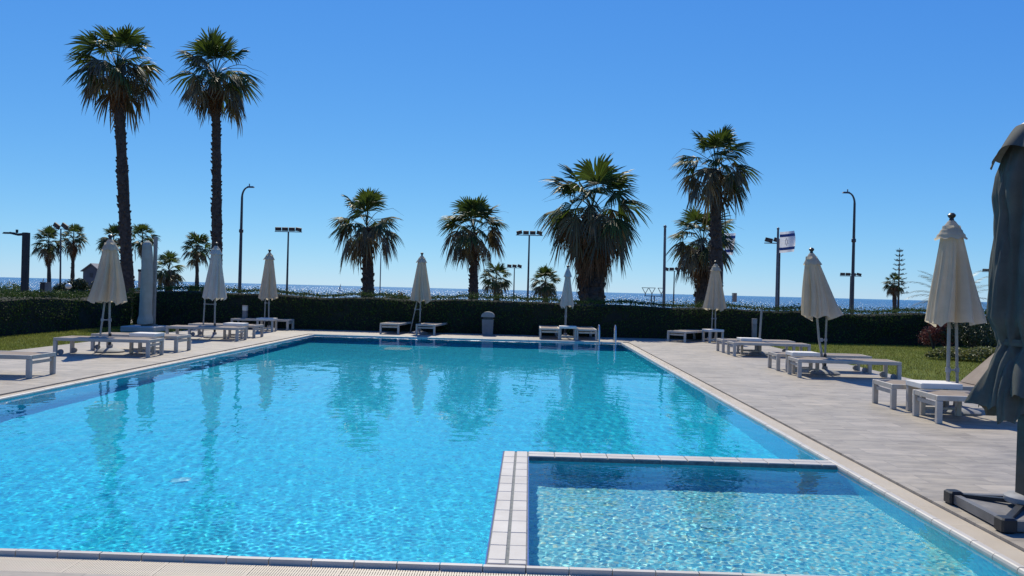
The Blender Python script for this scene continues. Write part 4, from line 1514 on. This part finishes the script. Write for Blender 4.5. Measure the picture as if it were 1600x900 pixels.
pool_fitting('floor_glint', 'pale square panel painted as a bright glint on the deep floor near the far wall', 'floor drain', (-3.78, 22.35, main_floor_z(22.35) + .014), glint_panel(.66))
def nozzle(r):
    def f(root):
        m = MB(); m.lathe([(r, 0), (r, .01), (r * .6, .022), (r * .2, .015), (.001, .015)], (0, 0, 0), 24, cap=False); m.build('cover', M_NOZ, root, smooth=True, sharp=40)
    return f
M_NOZ = simple('nozzle_plastic', (.10, .52, .60), (.22, .62, .66), .4, 30)
pool_fitting('floor_nozzle', 'pale round nozzle on the main pool floor, left of the divider', 'floor nozzle', (-3.4, 7.55, main_floor_z(7.55) + .003), nozzle(.11))
pool_fitting('floor_nozzle', 'pale round nozzle on the paddling pool floor', 'floor nozzle', (1.45, 6.05, KID_Z + .003), nozzle(.07))

# ------------------------------------------------------------------ lamps, masts, flags and the far things
M_POLE = simple('dark_painted_pole', (.035, .037, .042), (.06, .062, .068), .5, 3)
M_POLE_G = simple('grey_pole', (.11, .115, .125), (.16, .165, .175), .5, 3, metal=.2)
M_LAMP = simple('floodlight_black', (.010, .010, .011), (.022, .022, .023), .65, 6)
M_GLASS = simple('floodlight_glass', (.025, .025, .028), (.05, .05, .055), .6, 5)

def street_lamp(x, y, h, side, label):
    root = empty('street_lamp', (x, y, -.03))
    tag(root, label, 'street lamp', 'tall curved street lamps')
    m = MB()
    pts = [(0, 0, 0), (0, 0, 1.0), (0, 0, h * .55), (0, 0, h - .75)]
    rad = [.115, .10, .085, .065]
    for i in range(1, 8):
        a = math.pi / 2 * i / 7
        pts.append((side * .36 * (1 - math.cos(a)), 0, h - .75 + .62 * math.sin(a)))
        rad.append(.06 - .003 * i)
    m.tube(pts, rad, 14)
    m.lathe([(.085, h * .62), (.125, h * .625), (.125, h * .645), (.085, h * .65)], (0, 0, 0), 16)
    m.build('pole', M_POLE, root, smooth=True, sharp=45)
    m = MB()
    a = MB()
    a.box((side * .50, 0, h - .10), (.44, .2, .07), taper=(.75, .7))
    a.box((side * .42, 0, h + .0), (.05, .05, .16))
    a.build('lamp_head', M_POLE_G, root)
    b = MB(); b.box((side * .52, 0, h - .145), (.3, .14, .02)); b.build('diffuser', M_GLASS, root)
street_lamp(-17.1, 45, 7.45, 1, 'tall dark street lamp curving right, beside the leaning palm')
street_lamp(18.75, 45, 7.9, -1, 'tall dark street lamp curving left, right of the flag')

def flood_mast(x, y, h, n, span, label, tilts=None, lamp=.40, rake=0.25, offs=0.0, lean=0.0):
    root = empty('floodlight_mast', (x, y, -.03))
    tag(root, label, 'floodlight mast', 'floodlight masts by the shore')
    m = MB(); m.tube([(0, 0, 0), (lean * .5, 0, h * .5), (lean, 0, h)], [.09, .075, .06], 12); m.build('pole', M_POLE, root, smooth=True, sharp=50)
    m = MB(); m.box((lean + offs, 0, h + .03), (span, .07, .06)); m.build('crossbar', M_POLE_G, root)
    for i in range(n):
        u = lean + offs + (-span / 2 + span * (i + .5) / n)
        t = (tilts[i] if tilts else 0.0)
        M = Matrix.Rotation(t, 4, 'Y') @ Matrix.Rotation(rake, 4, 'X')
        c = Vector((u, -.02, h + .09 + lamp * .36))
        f = MB(); f.box(c, (span / n * .86, .16, lamp * .68), mat=M, taper=(.96, .8)); ho = f.build('floodlight', M_LAMP, root)
        g = MB(); g.box(c + M @ Vector((0, -.085, 0)), (span / n * .66, .012, lamp * .5), mat=M); g.build('glass', M_GLASS, ho)
flood_mast(-19.05, 60, 5.75, 4, 2.15, 'mast with four floodlights in a row left of centre, right of the lamp', [0, 0, 0, .15])
flood_mast(-.1, 60, 5.92, 4, 2.1, 'mast with four floodlights in a row right of the narrow trunk palm', [-.25, 0, 0, .25])
flood_mast(-1.9, 95, 4.35, 3, 1.9, 'smaller far mast with three floodlights behind the small bushy palm', [.1, .1, .3], .5)
flood_mast(17.8, 95, 4.45, 4, 2.6, 'far mast with four tilted floodlights right of the bare flagpole', [.3, 0, .5, .75], .5)
flood_mast(37.25, 90, 4.2, 4, 2.5, 'far mast with four floodlights behind the right street lamp', [0, 0, .1, .2], .45)
flood_mast(-43.3, 70, 6.2, 2, 1.5, 'mast with two upturned floodlights between the far left palms', [.6, .6], .6, lean=-.1)
flood_mast(16.75, 52, 5.2, 2, 1.15, 'mast with two floodlights partly behind the flagpole', [.2, .3], .4, offs=-.45)
flood_mast(53.4, 90, 5.1, 3, 1.6, 'far mast with floodlights peeping out beside the grey parasol', [0, 0, 0], .4, offs=-.3)

def thin_pole(x, y, h, r, label, name='pole', cat='pole', top=None):
    root = empty(name, (x, y, -.03))
    tag(root, label, cat)
    m = MB(); m.tube([(0, 0, 0), (top or 0, 0, h)], [r, r * .8], 10); m.build('shaft', M_POLE_G, root, smooth=True, sharp=50)
    m = MB(); m.ball((top or 0, 0, h + r), r * 1.1, 10, 6); m.build('cap', M_POLE_G, root, smooth=True)
    return root
thin_pole(-11.7, 60, 4.3, .05, 'thin grey pole standing behind the stubby trunk palm', 'light_pole')
thin_pole(8.75, 50, 5.9, .10, 'bare flagpole without a flag left of the tall right palm', 'flagpole', 'flagpole', -.05)

def flag(x, y, h, pole_r, label, flabel, w, hh, seed, fold):
    p = thin_pole(x, y, h, pole_r, label, 'flagpole', 'flagpole')
    g = np.random.default_rng(seed)
    root = empty('flag', (x, y, -.03))
    tag(root, flabel, 'flag', 'flags flying on the promenade')
    def S(u, v):     # u along the fly 0..1, v downwards 0..1
        wob = fold * .5 * math.sin(u * 7 + v * 2.0 + seed) * u
        return Vector((pole_r + .03 + w * u * (1 - .12 * v * math.sin(u * 3 + seed)), wob + .1 * math.sin(v * 4 + u * 3) * u, h - .12 - hh * v - .05 * u * math.sin(3 * u + seed) + .08 * u * u))
    def patch(name, u0, u1, v0, v1, mat, off=0, n=22):
        m = MB()
        vs = []
        for i in range(n + 1):
            for j in range(n + 1):
                q = S(u0 + (u1 - u0) * i / n, v0 + (v1 - v0) * j / n)
                vs.append((q.x, q.y + off, q.z))
        m.add(vs, [(i * (n + 1) + j, i * (n + 1) + j + 1, (i + 1) * (n + 1) + j + 1, (i + 1) * (n + 1) + j) for i in range(n) for j in range(n)])
        return m.build(name, mat, root, smooth=True)
    blue = fabric('flag_blue', (.07, .13, .34), (.10, .17, .42), .4)
    white = fabric('flag_white', (.72, .73, .74), (.8, .8, .8), .4)
    patch('cloth', 0, 1, 0, 1, white)
    for off in (-.006, .006):
        patch('stripe', 0.0, 1, .12, .25, blue, off)
        patch('stripe', 0.0, 1, .75, .88, blue, off)
    m = MB()
    for off in (-.008,):
        for flip in (1, -1):
            tri = [(.5 + .13 * math.sin(2 * math.pi * k / 3), .5 - flip * .19 * math.cos(2 * math.pi * k / 3)) for k in range(3)]
            for k in range(3):
                a, b = tri[k], tri[(k + 1) % 3]
                pts = []
                for i in range(7):
                    q = S(a[0] + (b[0] - a[0]) * i / 6, a[1] + (b[1] - a[1]) * i / 6)
                    pts.append((q.x, q.y + off, q.z))
                m.tube(pts, .007, 4)
    m.build('emblem', blue, root)
flag(15.98, 50, 5.95, .085, 'grey flagpole carrying a flag right of the tall right palm', 'white flag with blue stripes flying from the pole in open sky', .88, 1.35, 3, .5)
flag(15.45, 62, 6.75, .085, 'flagpole half hidden behind the tall right palm trunk', 'white and blue flag partly hidden behind the tall right palm', .85, 1.75, 5, .4)

def notice():
    root = empty('notice_board', (15.97, 60, -.03))
    tag(root, 'small brown notice board on a post right of the front right umbrella palm', 'sign')
    root['label'] = 'small brown notice board on a thin post above the far hedge'
    m = MB(); m.tube([(-.2, 0, 0), (-.2, 0, 1.85)], .03, 8); m.build('post', M_POLE_G, root)
    m = MB(); m.box((0, 0, 1.5), (.3, .04, .7)); m.build('panel', simple('brown_panel', (.22, .16, .11), (.3, .22, .16), .6, 6), root)
notice()

def court_frame():
    root = empty('steel_frame', (11.26, 70, -.03))
    tag(root, 'low steel frame with three funnel shaped tops above the hedge, left of the bare flagpole', 'steel frame')
    m = MB()
    for x in (-.16, .10):
        m.tube([(x, 0, 0), (x, 0, 1.45)], .05, 8)
    m.box((-.35, 0, 1.42), (.9, .06, .06)); m.box((.42, 0, 1.42), (.75, .06, .06))
    m.build('post', M_POLE, root)
    for x in (-.72, -.12, .72):
        f = MB()
        f.bar((x, 0, 1.42), (x, 0, 1.72), .07, .05)
        for s in (-1, 1):
            f.bar((x, 0, 1.62), (x + s * .27, 0, 2.12), .05, .05)
        f.box((x, 0, 2.15), (.66, .07, .05))
        f.build('funnel', M_POLE, root)
court_frame()

def square_lamp():
    root = empty('square_lamp_post', (-18.12, 27.2, 0))
    tag(root, 'thick dark square lamp post with a side arm, at the left edge behind the hedge', 'lamp post')
    m = MB(); m.box((0, 0, 1.62), (.19, .19, 3.24), bev=.01); m.build('post', M_LAMP, root)
    m = MB(); m.tube([(-.09, 0, 3.18), (-.3, 0, 3.16), (-.6, 0, 3.22)], [.05, .045, .04], 10); m.build('arm', M_LAMP, root)
    m = MB(); m.box((-.62, 0, 3.21), (.42, .16, .06), taper=(.8, .8)); m.box((-.34, 0, 3.28), (.06, .06, .12)); m.build('lamp_head', M_LAMP, root)
square_lamp()

def globe(x, y, z, label):
    root = empty('globe_lamp', (x, y, -.03))
    tag(root, label, 'globe lamp', 'white globe lamps beyond the hedge')
    m = MB(); m.tube([(0, 0, 0), (0, 0, z - .1)], .03, 8); m.build('post', M_POLE, root)
    m = MB(); m.ball((0, 0, z + .03), .17, 16, 10); m.build('globe', simple('opal_globe', (.7, .66, .56), (.76, .72, .62), .3, 4), root, smooth=True)
globe(-24.6, 37, 1.12, 'round white globe lamp just right of the dark square post')
globe(-27.35, 45, 1.18, 'round white globe lamp below the far left palms')
globe(-25.6, 45, 1.26, 'round white globe lamp in front of the large dark bush')

def sign_box():
    root = empty('sign_box', (-20.45, 32, -.03))
    tag(root, 'black and grey upright sign box right of the dark square lamp post', 'sign box')
    m = MB(); m.box((-.07, 0, .74), (.17, .22, 1.48)); m.build('front_panel', M_LAMP, root)
    m = MB(); m.box((.10, .03, .72), (.168, .2, 1.44)); m.box((.07, .03, 1.46), (.24, .22, .04)); m.build('back_panel', M_POLE_G, root)
sign_box()

def tan_post():
    root = empty('square_post', (-20.42, 40, -.03))
    tag(root, 'tan square post with a dark cap, left of the covered white parasol', 'post')
    m = MB(); m.box((0, 0, 1.06), (.24, .24, 2.12)); m.build('shaft', simple('tan_render', (.34, .26, .2), (.42, .33, .26), .8, 5), root)
    m = MB(); m.box((0, 0, 2.18), (.28, .28, .12)); m.build('cap', M_LAMP, root)
tan_post()

def house():
    root = empty('gabled_house', (-67.0, 118, -.03))
    tag(root, 'small grey house with a steep gable roof, left of the leftmost umbrella', 'house')
    w = simple('grey_wall', (.07, .075, .09), (.10, .105, .12), .8, 1)
    m = MB()
    vs = [(-1.3, -2, 0), (1.3, -2, 0), (1.3, -2, 2.9), (0, -2, 3.9), (-1.3, -2, 2.9), (-1.3, 3, 0), (1.3, 3, 0), (1.3, 3, 2.9), (0, 3, 3.9), (-1.3, 3, 2.9)]
    m.add(vs, [(0, 1, 2, 3, 4), (9, 8, 7, 6, 5), (0, 5, 6, 1), (1, 6, 7, 2), (0, 4, 9, 5)])
    m.build('wall', w, root)
    m = MB()
    for s in (-1, 1):
        m.add([(0, -2.3, 4.12), (s * 1.55, -2.3, 2.92), (s * 1.55, 3.3, 2.92), (0, 3.3, 4.12), (0, -2.3, 3.98), (s * 1.55, -2.3, 2.80), (s * 1.55, 3.3, 2.80), (0, 3.3, 3.98)],
              [(0, 1, 2, 3), (7, 6, 5, 4), (0, 4, 5, 1), (1, 5, 6, 2), (2, 6, 7, 3)])
    m.build('roof', simple('roof_grey', (.16, .16, .17), (.22, .22, .23), .8, 2), root)
    m = MB(); m.box((0, -2.02, 2.3), (.5, .05, .7)); m.build('window', M_GLASS, root)
house()

def awning():
    root = empty('beach_parasol', (-27.6, 50, -.03))
    tag(root, 'low open white parasol seen edge on behind the left hedge', 'parasol')
    m = MB(); m.lathe([(.95, 1.10), (.9, 1.14), (.45, 1.24), (.02, 1.30)], (0, 0, 0), 24, cap=False); m.build('canopy', M_CREAM_W, root, smooth=True)
    m = MB(); m.tube([(0, 0, 0), (0, 0, 1.3)], .025, 8); m.build('pole', M_ALU, root)
awning()

def boat(x, y, label, sc=1.0, rz=0.0):
    root = empty('sailing_boat', (x, y, -6.0), rz)
    tag(root, label, 'sailing boat', 'sailing boats out at sea')
    m = MB()
    st = [(-4.2, .7), (-3, 1.3), (0, 1.6), (3, 1.1), (5, .05)]
    vs = []
    for (xx, w) in st:
        vs += [(xx * sc, -w * sc, 1.0 * sc), (xx * sc * .96, -w * .6 * sc, -.2), (xx * sc * .96, w * .6 * sc, -.2), (xx * sc, w * sc, 1.0 * sc)]
    fs = [(i * 4 + k, i * 4 + 4 + k, i * 4 + 4 + (k + 1) % 4, i * 4 + (k + 1) % 4) for i in range(4) for k in range(4)] + [(0, 1, 2, 3), (19, 18, 17, 16)]
    m.add(vs, fs)
    m.box((0, 0, 1.3 * sc), (3 * sc, 1.6 * sc, .6 * sc), taper=(.8, .8))
    m.build('hull', M_WHITE, root)
    m = MB(); m.tube([(.6 * sc, 0, .9 * sc), (.6 * sc, 0, 11 * sc)], .09 * sc, 6); m.bar((.6 * sc, 0, 2.2 * sc), (-3.4 * sc, 0, 2.2 * sc), .12 * sc); m.build('mast', M_POLE_G, root)
    m = MB()
    m.add([(.5 * sc, .04, 2.4 * sc), (-3.3 * sc, .25, 2.4 * sc), (.5 * sc, .04, 10.5 * sc), (.5 * sc, -.04, 2.4 * sc), (-3.3 * sc, .17, 2.4 * sc), (.5 * sc, -.04, 10.5 * sc)], [(0, 1, 2), (5, 4, 3), (0, 3, 4, 1), (1, 4, 5, 2)])
    m.build('sail', M_CREAM_W, root)
boat(-262, 1060, 'small sailing boat on the glittering sea left of the stubby trunk palm', .95, .9)
boat(-795, 1240, 'tiny sailing boat at sea between the far left palms', .8, 1.0)
